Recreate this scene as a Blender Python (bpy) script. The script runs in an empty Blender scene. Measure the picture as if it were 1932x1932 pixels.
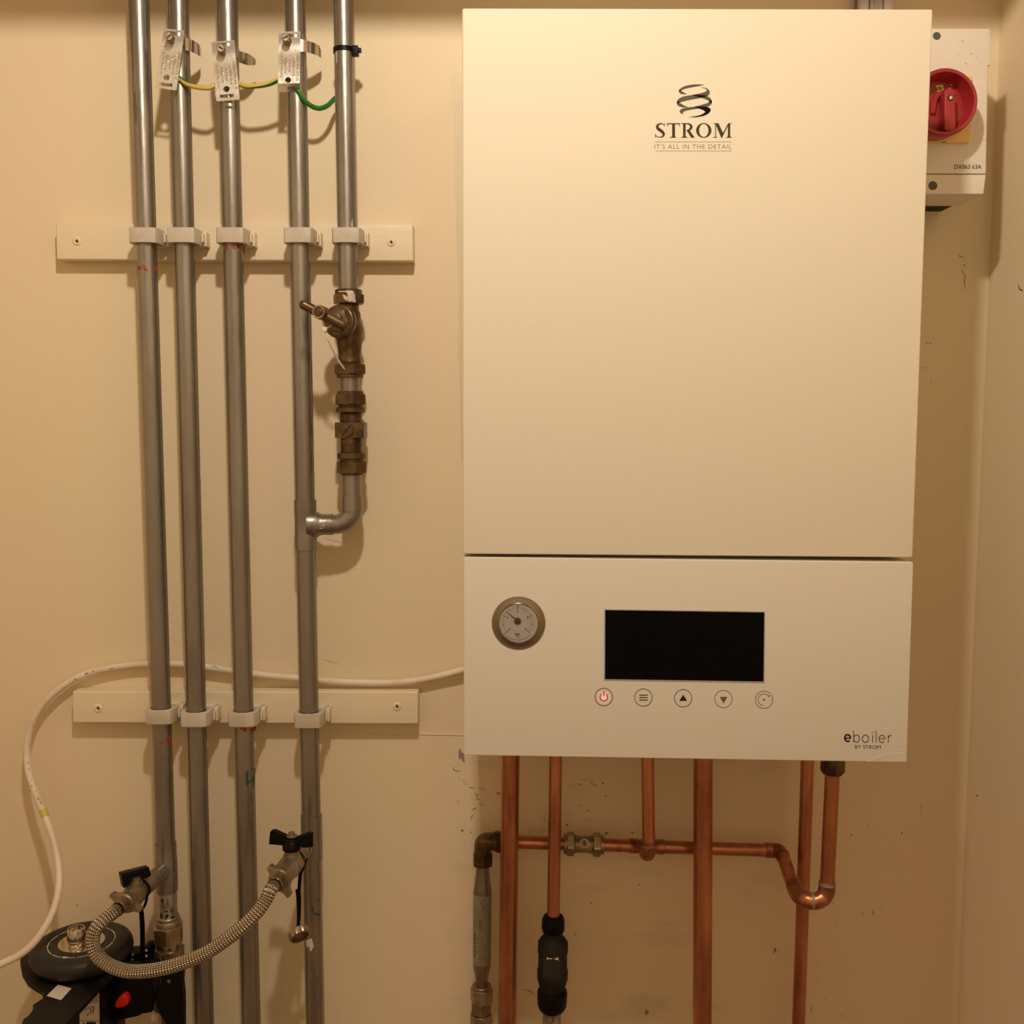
import bpy, bmesh, math, random
from mathutils import Vector, Matrix
from mathutils.geometry import tessellate_polygon
random.seed(7)
sc = bpy.context.scene
COL = sc.collection
PI = math.pi

# ------------------------------------------------------------------ camera frame
F0 = 1935.0
DW = 1.23
Z0 = 1.45
PITCH = math.radians(5.0)
ROLL = 0.0035
CAM = Vector((0, -DW, Z0))
Fv = Vector((0, math.cos(PITCH), -math.sin(PITCH)))
R0 = Vector((1, 0, 0)); U0 = Vector((0, math.sin(PITCH), math.cos(PITCH)))
Rv = R0 * math.cos(ROLL) + U0 * math.sin(ROLL)
Uv = -R0 * math.sin(ROLL) + U0 * math.cos(ROLL)

def ray(px, py):
    return Fv * F0 + Rv * (px - 966) + Uv * (966 - py)
def P(px, py, d):                      # point at distance d in front of the back wall
    v = ray(px, py); t = (-d - CAM.y) / v.y
    return CAM + v * t
def PZ(px, py, z):                     # point at height z
    v = ray(px, py); t = (z - CAM.z) / v.z
    return CAM + v * t
def PP(px, py, p0, n):                 # point on a plane
    v = ray(px, py); t = (p0 - CAM).dot(n) / v.dot(n)
    return CAM + v * t
def ms(px, py, d, n=1.0):              # n pixels in metres there
    q = P(px, py, d)
    return n * (q - CAM).dot(Fv) / F0
def plane_from(a, b, c):
    n = (b - a).cross(c - a).normalized()
    if n.y > 0: n = -n
    return a, n

# ------------------------------------------------------------------ materials
def mat(name, col, rough=0.5, metal=0.0, bump=0.0, bscale=200.0, col2=None, cscale=20.0, cmix=1.0, spec=0.5, emit=None, estr=0.0, trans=0.0, sss=0.0, stretch=None, coat=0.0, ramp=(0.4, 0.62), rvar=0.0):
    m = bpy.data.materials.new(name); m.use_nodes = True
    nt = m.node_tree; N = nt.nodes; L = nt.links
    b = N['Principled BSDF']
    b.inputs['Base Color'].default_value = (*col, 1)
    b.inputs['Roughness'].default_value = rough
    b.inputs['Metallic'].default_value = metal
    b.inputs['Specular IOR Level'].default_value = spec
    b.inputs['Coat Weight'].default_value = coat
    if emit:
        b.inputs['Emission Color'].default_value = (*emit, 1); b.inputs['Emission Strength'].default_value = estr
    if sss:
        b.inputs['Subsurface Weight'].default_value = sss; b.inputs['Subsurface Radius'].default_value = (.004, .003, .002)
    if bump or col2 or rvar:
        g = N.new('ShaderNodeNewGeometry')
        src = g.outputs['Position']
        if stretch:
            mp = N.new('ShaderNodeMapping'); mp.inputs['Scale'].default_value = stretch
            L.new(src, mp.inputs['Vector']); src = mp.outputs['Vector']
    if col2:
        n = N.new('ShaderNodeTexNoise'); n.inputs['Scale'].default_value = cscale; n.inputs['Detail'].default_value = 5
        n.inputs['Roughness'].default_value = .6
        L.new(src, n.inputs['Vector'])
        r = N.new('ShaderNodeValToRGB')
        r.color_ramp.elements[0].position = ramp[0]; r.color_ramp.elements[0].color = (*col, 1)
        r.color_ramp.elements[1].position = ramp[1]
        c2 = [col[i] * (1 - cmix) + col2[i] * cmix for i in range(3)]
        r.color_ramp.elements[1].color = (*c2, 1)
        L.new(n.outputs['Fac'], r.inputs['Fac']); L.new(r.outputs['Color'], b.inputs['Base Color'])
    if rvar:
        n = N.new('ShaderNodeTexNoise'); n.inputs['Scale'].default_value = cscale * 1.7; n.inputs['Detail'].default_value = 6
        L.new(src, n.inputs['Vector'])
        q = N.new('ShaderNodeMapRange'); q.inputs['To Min'].default_value = rough - rvar; q.inputs['To Max'].default_value = rough + rvar
        q.inputs['From Min'].default_value = .3; q.inputs['From Max'].default_value = .7
        L.new(n.outputs['Fac'], q.inputs['Value']); L.new(q.outputs['Result'], b.inputs['Roughness'])
    if bump:
        n = N.new('ShaderNodeTexNoise'); n.inputs['Scale'].default_value = bscale; n.inputs['Detail'].default_value = 3
        L.new(src, n.inputs['Vector'])
        bp = N.new('ShaderNodeBump'); bp.inputs['Strength'].default_value = bump; bp.inputs['Distance'].default_value = .001
        L.new(n.outputs['Fac'], bp.inputs['Height']); L.new(bp.outputs['Normal'], b.inputs['Normal'])
    return m

WALLC = (.72, .575, .385)
MT = {}
def wall_material():
    m = bpy.data.materials.new('cream_wall_paint'); m.use_nodes = True
    nt = m.node_tree; N = nt.nodes; L = nt.links; b = N['Principled BSDF']
    b.inputs['Roughness'].default_value = .55; b.inputs['Specular IOR Level'].default_value = .35
    g = N.new('ShaderNodeNewGeometry')
    n1 = N.new('ShaderNodeTexNoise'); n1.inputs['Scale'].default_value = 3.2; n1.inputs['Detail'].default_value = 3
    mp1 = N.new('ShaderNodeMapping'); mp1.inputs['Scale'].default_value = (1.3, 1, .55)
    L.new(g.outputs['Position'], mp1.inputs['Vector']); L.new(mp1.outputs['Vector'], n1.inputs['Vector'])
    mx = N.new('ShaderNodeMix'); mx.data_type = 'RGBA'
    mx.inputs[6].default_value = (.81, .665, .485, 1); mx.inputs[7].default_value = (.78, .675, .475, 1)
    r1 = N.new('ShaderNodeMapRange'); r1.inputs['From Min'].default_value = .38; r1.inputs['From Max'].default_value = .62
    L.new(n1.outputs['Fac'], r1.inputs['Value']); L.new(r1.outputs['Result'], mx.inputs[0])
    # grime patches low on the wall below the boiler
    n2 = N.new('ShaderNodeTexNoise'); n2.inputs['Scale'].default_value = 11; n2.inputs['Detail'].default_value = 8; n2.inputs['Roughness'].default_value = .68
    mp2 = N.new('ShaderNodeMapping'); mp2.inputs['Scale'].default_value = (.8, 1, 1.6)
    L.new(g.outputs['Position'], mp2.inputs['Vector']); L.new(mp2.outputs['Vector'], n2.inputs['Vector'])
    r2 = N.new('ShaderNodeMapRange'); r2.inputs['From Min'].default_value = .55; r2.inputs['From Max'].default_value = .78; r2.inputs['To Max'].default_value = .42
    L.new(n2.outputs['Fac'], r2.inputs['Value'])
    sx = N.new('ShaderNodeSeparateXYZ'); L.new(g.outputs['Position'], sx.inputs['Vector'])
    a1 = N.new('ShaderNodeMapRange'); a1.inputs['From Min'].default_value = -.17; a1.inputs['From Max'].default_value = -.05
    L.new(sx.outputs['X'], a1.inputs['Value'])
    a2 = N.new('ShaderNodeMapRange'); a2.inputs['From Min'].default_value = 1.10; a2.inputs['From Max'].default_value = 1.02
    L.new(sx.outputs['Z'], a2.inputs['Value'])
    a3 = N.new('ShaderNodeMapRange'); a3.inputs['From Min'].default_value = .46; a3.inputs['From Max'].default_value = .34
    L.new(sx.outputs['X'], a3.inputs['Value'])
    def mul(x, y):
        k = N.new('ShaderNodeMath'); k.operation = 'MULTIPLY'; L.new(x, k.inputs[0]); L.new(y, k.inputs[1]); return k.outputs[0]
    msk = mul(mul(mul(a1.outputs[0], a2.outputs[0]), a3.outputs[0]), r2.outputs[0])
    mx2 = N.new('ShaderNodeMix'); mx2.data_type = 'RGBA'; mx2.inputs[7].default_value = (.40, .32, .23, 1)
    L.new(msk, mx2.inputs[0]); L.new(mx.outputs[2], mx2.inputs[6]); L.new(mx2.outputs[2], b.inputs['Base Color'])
    n3 = N.new('ShaderNodeTexNoise'); n3.inputs['Scale'].default_value = 420; n3.inputs['Detail'].default_value = 2
    n4 = N.new('ShaderNodeTexNoise'); n4.inputs['Scale'].default_value = 26; n4.inputs['Detail'].default_value = 4
    L.new(g.outputs['Position'], n3.inputs['Vector']); L.new(mp2.outputs['Vector'], n4.inputs['Vector'])
    b1 = N.new('ShaderNodeBump'); b1.inputs['Strength'].default_value = .16; b1.inputs['Distance'].default_value = .0006
    b2 = N.new('ShaderNodeBump'); b2.inputs['Strength'].default_value = .24; b2.inputs['Distance'].default_value = .0012
    L.new(n3.outputs['Fac'], b1.inputs['Height']); L.new(n4.outputs['Fac'], b2.inputs['Height'])
    L.new(b1.outputs['Normal'], b2.inputs['Normal']); L.new(b2.outputs['Normal'], b.inputs['Normal'])
    return m
MT['wall'] = wall_material()
MT['batten'] = mat('cream_gloss_wood', (.80, .69, .51), .42, bump=.35, bscale=60, stretch=(.15, 1, 1.6))
MT['floor'] = mat('floor_boards', (.22, .12, .06), .5, col2=(.30, .18, .09), cscale=6, stretch=(1, .1, 1))
MT['ceil'] = mat('ceiling_paint', (.84, .80, .72), .8)
MT['door'] = mat('pale_door_paint', (.84, .80, .72), .6)
MT['grey'] = mat('silver_painted_pipe', (.33, .31, .28), .34, .85, bump=.28, bscale=160, col2=(.265, .245, .218), cscale=28, stretch=(1, 1, .22), rvar=.06)
MT['greylow'] = mat('scuffed_silver_pipe', (.50, .47, .43), .42, .8, bump=.3, bscale=140, col2=(.16, .11, .07), cscale=75, ramp=(.52, .66), stretch=(1, 1, .5))
MT['copper'] = mat('copper_tube', (.62, .27, .15), .34, .9, bump=.12, bscale=120, col2=(.38, .145, .08), cscale=26, stretch=(1, 1, .25), rvar=.08)
MT['copperfit'] = mat('copper_fitting', (.50, .19, .10), .38, .85, bump=.3, bscale=150, col2=(.25, .10, .055), cscale=60, rvar=.1)
MT['solder'] = mat('solder_ring', (.33, .30, .22), .5, .6, bump=.5, bscale=400)
MT['brass'] = mat('dark_tarnished_brass', (.155, .098, .045), .36, .75, bump=.35, bscale=180, col2=(.07, .045, .022), cscale=55, rvar=.08)
MT['bronze'] = mat('bronze_tap', (.165, .105, .055), .42, .75, bump=.3, bscale=160, col2=(.10, .058, .028), cscale=45, rvar=.08)
MT['nickel'] = mat('nickel_brass', (.44, .35, .25), .3, .9, bump=.15, bscale=200, col2=(.32, .24, .16), cscale=60)
MT['valvebody'] = mat('cast_valve_brass', (.37, .305, .225), .42, .8, bump=.4, bscale=260, col2=(.27, .20, .12), cscale=60)
MT['chrome'] = mat('chrome', (.72, .66, .58), .12, 1.0)
MT['steel'] = mat('stainless_strip', (.55, .50, .45), .24, 1.0, bump=.1, bscale=90)
MT['tag'] = mat('aluminium_tag', (.80, .77, .73), .36, .75, bump=.25, bscale=300)
MT['black'] = mat('black_plastic', (.005, .0045, .004), .38, spec=.12, bump=.15, bscale=300)
MT['blackm'] = mat('matt_black_moulding', (.010, .008, .0065), .55, spec=.2, bump=.5, bscale=120, col2=(.022, .018, .014), cscale=14)
MT['blackdusty'] = mat('dusty_black_lid', (.013, .011, .009), .5, spec=.35, bump=.3, bscale=90, col2=(.028, .024, .019), cscale=18)
MT['clip'] = mat('translucent_white_nylon', (.62, .56, .48), .42, sss=.3, bump=.2, bscale=80, col2=(.52, .46, .38), cscale=30)
MT['cable'] = mat('white_cable_sheath', (.80, .70, .59), .45, bump=.15, bscale=120, col2=(.70, .58, .45), cscale=22)
MT['cover'] = mat('cream_powder_coat', (.73, .675, .565), .65, bump=.11, bscale=650, spec=.2)
MT['panel'] = mat('filmed_white_panel', (.71, .668, .61), .42, bump=.08, bscale=200, spec=.4)
MT['casing'] = mat('boiler_casing', (.70, .66, .58), .5)
MT['screen'] = mat('black_display', (.001, .001, .001), .5, spec=.08)
MT['rim'] = mat('display_rim', (.42, .40, .39), .4)
MT['ink'] = mat('brown_grey_print', (.062, .047, .031), .7, spec=.1)
MT['inkthin'] = mat('thin_grey_print', (.15, .115, .075), .7, spec=.1)
MT['inkmid'] = mat('mid_grey_print', (.115, .105, .075), .7, spec=.1)
MT['inkblack'] = mat('black_print', (.006, .004, .003), .7, spec=.08)
MT['inkdark'] = mat('dark_print', (.03, .02, .016), .7, spec=.1)
MT['red'] = mat('red_plastic', (.36, .022, .028), .42)
MT['reddark'] = mat('red_plastic_inner', (.36, .012, .014), .42)
MT['yellow'] = mat('yellow_plate', (.80, .56, .16), .42)
MT['iso'] = mat('pale_grey_enclosure', (.76, .70, .625), .45, bump=.35, bscale=900)
MT['hosemetal'] = mat('dull_hose_metal', (.30, .275, .23), .4, .8, bump=.3, bscale=150, col2=(.22, .19, .14), cscale=50)
MT['screwhole'] = mat('screw_hole_shade', (.10, .085, .07), .7)
MT['hole'] = mat('dark_recess', (.02, .016, .012), .8)
MT['bezel'] = mat('brushed_bezel', (.29, .24, .17), .24, .9)
MT['dial'] = mat('dial_face', (.43, .40, .375), .5)
MT['hub'] = mat('dark_brown_needle', (.045, .014, .01), .5)
MT['redpaint'] = mat('red_oxide_paint', (.34, .07, .035), .55, col2=(.22, .045, .025), cscale=220)
MT['greenpen'] = mat('green_marker', (.02, .07, .05), .5)
MT['chip'] = mat('pale_scraped_paint', (.62, .56, .48), .5)
MT['dirt'] = mat('dirt_mark', (.10, .055, .03), .7)
MT['scuff'] = mat('grey_scuff', (.30, .235, .17), .7)
MT['faint'] = mat('faint_smudge', (.62, .50, .35), .7)
MT['patch'] = mat('repaired_paint', (.70, .60, .42), .5, bump=.3, bscale=60)
MT['whitetag'] = mat('white_sticker', (.72, .64, .58), .5)
MT['hoselabel'] = mat('grey_green_label', (.30, .30, .235), .6, col2=(.24, .225, .165), cscale=60)
MT['trunk'] = mat('white_trunking', (.62, .55, .50), .45, col2=(.45, .38, .33), cscale=60, stretch=(1, 1, .2))
MT['greencable'] = mat('grey_trunk_cable', (.22, .18, .14), .5)
MT['ziptie'] = mat('natural_nylon_tie', (.80, .74, .62), .4)
MT['yellowband'] = mat('yellow_tape', (.62, .50, .07), .5)
MT['redknob'] = mat('small_red_knob', (.62, .015, .01), .4)

def glass_mat():
    m = bpy.data.materials.new('gauge_glass'); m.use_nodes = True
    nt = m.node_tree; N = nt.nodes; L = nt.links; N.clear()
    o = N.new('ShaderNodeOutputMaterial'); mx = N.new('ShaderNodeMixShader'); t = N.new('ShaderNodeBsdfTransparent')
    gl = N.new('ShaderNodeBsdfGlossy'); gl.inputs['Roughness'].default_value = .03; mx.inputs[0].default_value = .05
    t.inputs['Color'].default_value = (.93, .93, .93, 1)
    L.new(t.outputs[0], mx.inputs[1]); L.new(gl.outputs[0], mx.inputs[2]); L.new(mx.outputs[0], o.inputs[0])
    return m
MT['glass'] = glass_mat()

def wire_mat():
    m = mat('green_yellow_earth_wire', (.6, .5, .1), .3)
    nt = m.node_tree; N = nt.nodes; L = nt.links; b = N['Principled BSDF']
    uv = N.new('ShaderNodeUVMap'); s = N.new('ShaderNodeSeparateXYZ'); L.new(uv.outputs[0], s.inputs[0])
    a = N.new('ShaderNodeMath'); a.operation = 'MULTIPLY_ADD'; a.inputs[1].default_value = 4.0
    ph = N.new('ShaderNodeMath'); ph.inputs[1].default_value = .52; L.new(s.outputs[1], ph.inputs[0])
    L.new(s.outputs[0], a.inputs[0]); L.new(ph.outputs[0], a.inputs[2])
    f = N.new('ShaderNodeMath'); f.operation = 'FRACT'; L.new(a.outputs[0], f.inputs[0])
    g = N.new('ShaderNodeMath'); g.operation = 'GREATER_THAN'; g.inputs[1].default_value = .52; L.new(f.outputs[0], g.inputs[0])
    mx = N.new('ShaderNodeMix'); mx.data_type = 'RGBA'; mx.inputs[6].default_value = (.62, .46, .12, 1); mx.inputs[7].default_value = (.02, .17, .02, 1)
    L.new(g.outputs[0], mx.inputs[0]); L.new(mx.outputs[2], b.inputs['Base Color'])
    return m
MT['wire'] = wire_mat()

def braid_mat():
    m = mat('braided_stainless', (.62, .52, .40), .3, .95)
    nt = m.node_tree; N = nt.nodes; L = nt.links; b = N['Principled BSDF']
    uv = N.new('ShaderNodeUVMap'); s = N.new('ShaderNodeSeparateXYZ'); L.new(uv.outputs[0], s.inputs[0])
    def mth(op, x=None, y=None, c=None):
        k = N.new('ShaderNodeMath'); k.operation = op
        for i, q in enumerate((x, y, c)):
            if q is None: continue
            if isinstance(q, (int, float)): k.inputs[i].default_value = q
            else: L.new(q, k.inputs[i])
        return k.outputs[0]
    u = s.outputs[0]; v = s.outputs[1]          # u metres, v turns
    U = mth('MULTIPLY', u, 2 * PI * 330)
    V = mth('MULTIPLY', v, 2 * PI * 16)
    A = mth('SINE', mth('ADD', U, V)); B = mth('SINE', mth('SUBTRACT', U, V))
    chk = mth('SINE', mth('MULTIPLY', v, 2 * PI * 16))
    sel = mth('GREATER_THAN', chk, 0.0)
    mix = mth('ADD', mth('MULTIPLY', A, sel), mth('MULTIPLY', B, mth('SUBTRACT', 1.0, sel)))
    gap = mth('ABSOLUTE', chk)
    h = mth('MULTIPLY', mth('ADD', mth('MULTIPLY', mix, .5), .5), mth('POWER', gap, .35))
    bp = N.new('ShaderNodeBump'); bp.inputs['Strength'].default_value = 1.0; bp.inputs['Distance'].default_value = .0007
    L.new(h, bp.inputs['Height']); L.new(bp.outputs['Normal'], b.inputs['Normal'])
    mx = N.new('ShaderNodeMix'); mx.data_type = 'RGBA'; mx.inputs[6].default_value = (.10, .075, .05, 1); mx.inputs[7].default_value = (.74, .63, .50, 1)
    r = N.new('ShaderNodeMapRange'); r.inputs['From Min'].default_value = .12; r.inputs['From Max'].default_value = .5
    L.new(h, r.inputs['Value']); L.new(r.outputs[0], mx.inputs[0]); L.new(mx.outputs[2], b.inputs['Base Color'])
    return m
MT['braid'] = braid_mat()

def glow_mat():
    m = mat('red_backlit_key', (.715, .64, .57), .42)
    nt = m.node_tree; N = nt.nodes; L = nt.links; b = N['Principled BSDF']
    tc = N.new('ShaderNodeTexCoord'); ln = N.new('ShaderNodeVectorMath'); ln.operation = 'LENGTH'
    L.new(tc.outputs['Object'], ln.inputs[0])
    r = N.new('ShaderNodeMapRange'); r.interpolation_type = 'SMOOTHSTEP'
    r.inputs['From Min'].default_value = .0005; r.inputs['From Max'].default_value = .0082; r.inputs['To Min'].default_value = 1; r.inputs['To Max'].default_value = 0
    L.new(ln.outputs['Value'], r.inputs['Value'])
    k = N.new('ShaderNodeMath'); k.operation = 'MULTIPLY'; k.inputs[1].default_value = .62; L.new(r.outputs[0], k.inputs[0])
    b.inputs['Emission Color'].default_value = (1, .24, .22, 1); L.new(k.outputs[0], b.inputs['Emission Strength'])
    return m
MT['glow'] = glow_mat()

# ------------------------------------------------------------------ mesh builder
class M:
    def __init__(s): s.v = []; s.f = []; s.mi = []; s.uv = {}
    def add(s, vs, fs, mi=0, uvs=None):
        o = len(s.v); s.v += [Vector(v) for v in vs]
        for i, f in enumerate(fs):
            if uvs: s.uv[len(s.f)] = uvs[i]
            s.f.append([o + k for k in f]); s.mi.append(mi)
        return s
    def build(s, name, mats, parent=None, label=None, angle=38, bevel=0, kind=None):
        if not isinstance(mats, (list, tuple)): mats = [mats]
        c = sum(s.v, Vector()) / max(1, len(s.v))
        lo = Vector((min(v.x for v in s.v), min(v.y for v in s.v), min(v.z for v in s.v)))
        hi = Vector((max(v.x for v in s.v), max(v.y for v in s.v), max(v.z for v in s.v)))
        c = (lo + hi) / 2
        me = bpy.data.meshes.new(name)
        me.from_pydata([v - c for v in s.v], [], s.f)
        for m in mats: me.materials.append(MT[m])
        me.polygons.foreach_set('material_index', s.mi)
        if s.uv:
            ul = me.uv_layers.new(name='UVMap')
            for fi, u in s.uv.items():
                for k, li in enumerate(me.polygons[fi].loop_indices): ul.data[li].uv = u[k]
        bm = bmesh.new(); bm.from_mesh(me)
        if bevel:
            bmesh.ops.remove_doubles(bm, verts=bm.verts, dist=1e-6)
            es = [e for e in bm.edges if len(e.link_faces) == 2 and e.calc_face_angle(0) > .5]
            bmesh.ops.bevel(bm, geom=es, offset=bevel, segments=3, affect='EDGES', profile=.6, clamp_overlap=True)
        closed = all(len(e.link_faces) == 2 for e in bm.edges)
        if closed: bmesh.ops.recalc_face_normals(bm, faces=bm.faces)
        bm.to_mesh(me); bm.free()
        me.polygons.foreach_set('use_smooth', [True] * len(me.polygons))
        me.set_sharp_from_angle(angle=math.radians(angle))
        me.update()
        ob = bpy.data.objects.new(name, me); COL.objects.link(ob)
        ob.location = c
        if parent:
            ob.parent = parent
            w = Vector(parent['wpos']) if 'wpos' in parent else parent.location
            ob.location = c - w
        ob['wpos'] = tuple(c)
        if label: ob['label'] = label
        if kind: ob['kind'] = kind
        return ob

def thing(name, label, cat, loc, group=None):
    o = bpy.data.objects.new(name, None); COL.objects.link(o); o.location = loc; o['wpos'] = tuple(loc)
    o.empty_display_size = .02
    o['label'] = label; o['category'] = cat
    if group: o['group'] = group
    return o
def tag(o, label, cat, group=None):
    o['label'] = label; o['category'] = cat
    if group: o['group'] = group
    return o

def basis(a):
    a = a.normalized()
    h = Vector((0, 0, 1)) if abs(a.z) < .9 else Vector((1, 0, 0))
    x = h.cross(a).normalized(); y = a.cross(x).normalized()
    return x, y, a

def lathe(m, p, a, prof, seg=40, mi=0, rfun=None, cap=True, rot=0.0):
    """prof: list of (t along axis, radius)."""
    x, y, a = basis(a); vs = []; fs = []
    n = len(prof)
    for (t, r) in prof:
        for k in range(seg):
            th = 2 * PI * k / seg + rot
            rr = r if rfun is None else rfun(t, r, th)
            vs.append(p + a * t + x * (rr * math.cos(th)) + y * (rr * math.sin(th)))
    for i in range(n - 1):
        for k in range(seg):
            k2 = (k + 1) % seg
            fs.append((i * seg + k, i * seg + k2, (i + 1) * seg + k2, (i + 1) * seg + k))
    if cap:
        fs.append(tuple(range(seg))[::-1]); fs.append(tuple((n - 1) * seg + k for k in range(seg)))
    m.add(vs, fs, mi); return m

def hexnut(m, p, a, t0, t1, af, mi=0, rot=0.0, seg=60):
    """hexagon nut with chamfered corners between t0 and t1, af = half the across-flats"""
    x, y, a = basis(a); vs = []; fs = []
    def hr(th):
        q = ((th - rot + PI / 6) % (PI / 3)) - PI / 6
        return af / math.cos(q)
    rows = []
    for (t, kind) in ((t0, 0), (t0, 1), (t1, 1), (t1, 0)):
        row = []
        for k in range(seg):
            th = 2 * PI * k / seg; h = hr(th)
            if kind == 0: rr = af * .98; tt = t
            else:
                rr = h; dz = (h - af * .98) * .45 + .0002; tt = t + dz if t == t0 else t - dz
            row.append(p + a * tt + x * (rr * math.cos(th)) + y * (rr * math.sin(th)))
        rows.append(row)
    for r in rows: vs += r
    for i in range(3):
        for k in range(seg):
            k2 = (k + 1) % seg
            fs.append((i * seg + k, i * seg + k2, (i + 1) * seg + k2, (i + 1) * seg + k))
    fs.append(tuple(range(seg))[::-1]); fs.append(tuple(3 * seg + k for k in range(seg)))
    m.add(vs, fs, mi); return m

def smooth_path(pts, n=8):
    out = []; q = [Vector(p) for p in pts]
    q = [q[0] * 2 - q[1]] + q + [q[-1] * 2 - q[-2]]
    for i in range(1, len(q) - 2):
        for k in range(n):
            t = k / n
            out.append(.5 * ((2 * q[i]) + (q[i + 1] - q[i - 1]) * t + (2 * q[i - 1] - 5 * q[i] + 4 * q[i + 1] - q[i + 2]) * t * t + (3 * q[i] - q[i - 1] - 3 * q[i + 1] + q[i + 2]) * t ** 3))
    out.append(q[-2]); return out

def tube(m, pts, r, seg=20, mi=0, uv=False, cap=True):
    pts = [Vector(p) for p in pts]; n = len(pts)
    rs = r if isinstance(r, (list, tuple)) else [r] * n
    tans = []
    for i in range(n):
        a = pts[max(0, i - 1)]; b = pts[min(n - 1, i + 1)]; tans.append((b - a).normalized())
    x, y, _ = basis(tans[0]); vs = []; fs = []; uvs = []; L = [0]
    for i in range(n):
        if i: L.append(L[-1] + (pts[i] - pts[i - 1]).length)
        x = (x - tans[i] * x.dot(tans[i])).normalized(); y = tans[i].cross(x)
        for k in range(seg):
            th = 2 * PI * k / seg; vs.append(pts[i] + x * (rs[i] * math.cos(th)) + y * (rs[i] * math.sin(th)))
    for i in range(n - 1):
        for k in range(seg):
            k2 = (k + 1) % seg
            fs.append((i * seg + k, i * seg + k2, (i + 1) * seg + k2, (i + 1) * seg + k))
            uvs.append([(L[i], k / seg), (L[i], (k + 1) / seg), (L[i + 1], (k + 1) / seg), (L[i + 1], k / seg)])
    if cap:
        fs.append(tuple(range(seg))[::-1]); uvs.append([(0, 0)] * seg)
        fs.append(tuple((n - 1) * seg + k for k in range(seg))); uvs.append([(0, 0)] * seg)
    m.add(vs, fs, mi, uvs if uv else None); return m

def prism(m, poly, ext, mi=0):
    """planar polygon (3D points) extruded by the vector ext"""
    poly = [Vector(p) for p in poly]; ext = Vector(ext); n = len(poly)
    tris = tessellate_polygon([poly])
    vs = poly + [p + ext for p in poly]; fs = []
    nn = Vector()
    for i in range(n): nn += poly[i].cross(poly[(i + 1) % n])
    front = nn.dot(ext) > 0
    for t in tris:
        t = tuple(t)
        a, b, c = (poly[k] for k in t)
        up = (b - a).cross(c - a).dot(ext) > 0
        fs.append(t[::-1] if up else t)
        t2 = tuple(k + n for k in t); fs.append(t2 if up else t2[::-1])
    for i in range(n):
        j = (i + 1) % n
        fs.append((i, j, j + n, i + n) if front else (j, i, i + n, j + n))
    m.add(vs, fs, mi); return m

def flat(m, poly, mi=0):
    poly = [Vector(p) for p in poly]; fs = []
    for t in tessellate_polygon([poly]):
        a, b, c = (poly[k] for k in t)
        fs.append(tuple(t) if (b - a).cross(c - a).dot(CAM - a) > 0 else tuple(t)[::-1])
    m.add(poly, fs, mi); return m

def box(m, x0, x1, d0, d1, z0, z1, mi=0):
    vs = [(x, y, z) for x in (x0, x1) for y in (-d0, -d1) for z in (z0, z1)]
    fs = [(0, 1, 3, 2), (4, 6, 7, 5), (0, 4, 5, 1), (2, 3, 7, 6), (0, 2, 6, 4), (1, 5, 7, 3)]
    m.add(vs, fs, mi); return m

def slab(m, quad, dback, mi=0):
    """front quad TL TR BR BL, back at distance dback from the wall"""
    b = [Vector((q.x, -dback, q.z)) for q in quad]; vs = list(quad) + b
    m.add(vs, [(0, 3, 2, 1), (4, 5, 6, 7), (0, 1, 5, 4), (1, 2, 6, 5), (2, 3, 7, 6), (3, 0, 4, 7)], mi); return m

def ribbon2(pts, closed=False):
    """variable width stroke: pts (x,y,w) -> polygon strips as quads list"""
    n = len(pts); L = []; Rr = []
    for i in range(n):
        a = pts[(i - 1) % n] if closed or i > 0 else pts[i]; b = pts[(i + 1) % n] if closed or i < n - 1 else pts[i]
        dx, dy = b[0] - a[0], b[1] - a[1]; l = math.hypot(dx, dy) or 1
        nx, ny = -dy / l, dx / l; w = pts[i][2] / 2
        L.append((pts[i][0] + nx * w, pts[i][1] + ny * w)); Rr.append((pts[i][0] - nx * w, pts[i][1] - ny * w))
    return L, Rr

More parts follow.
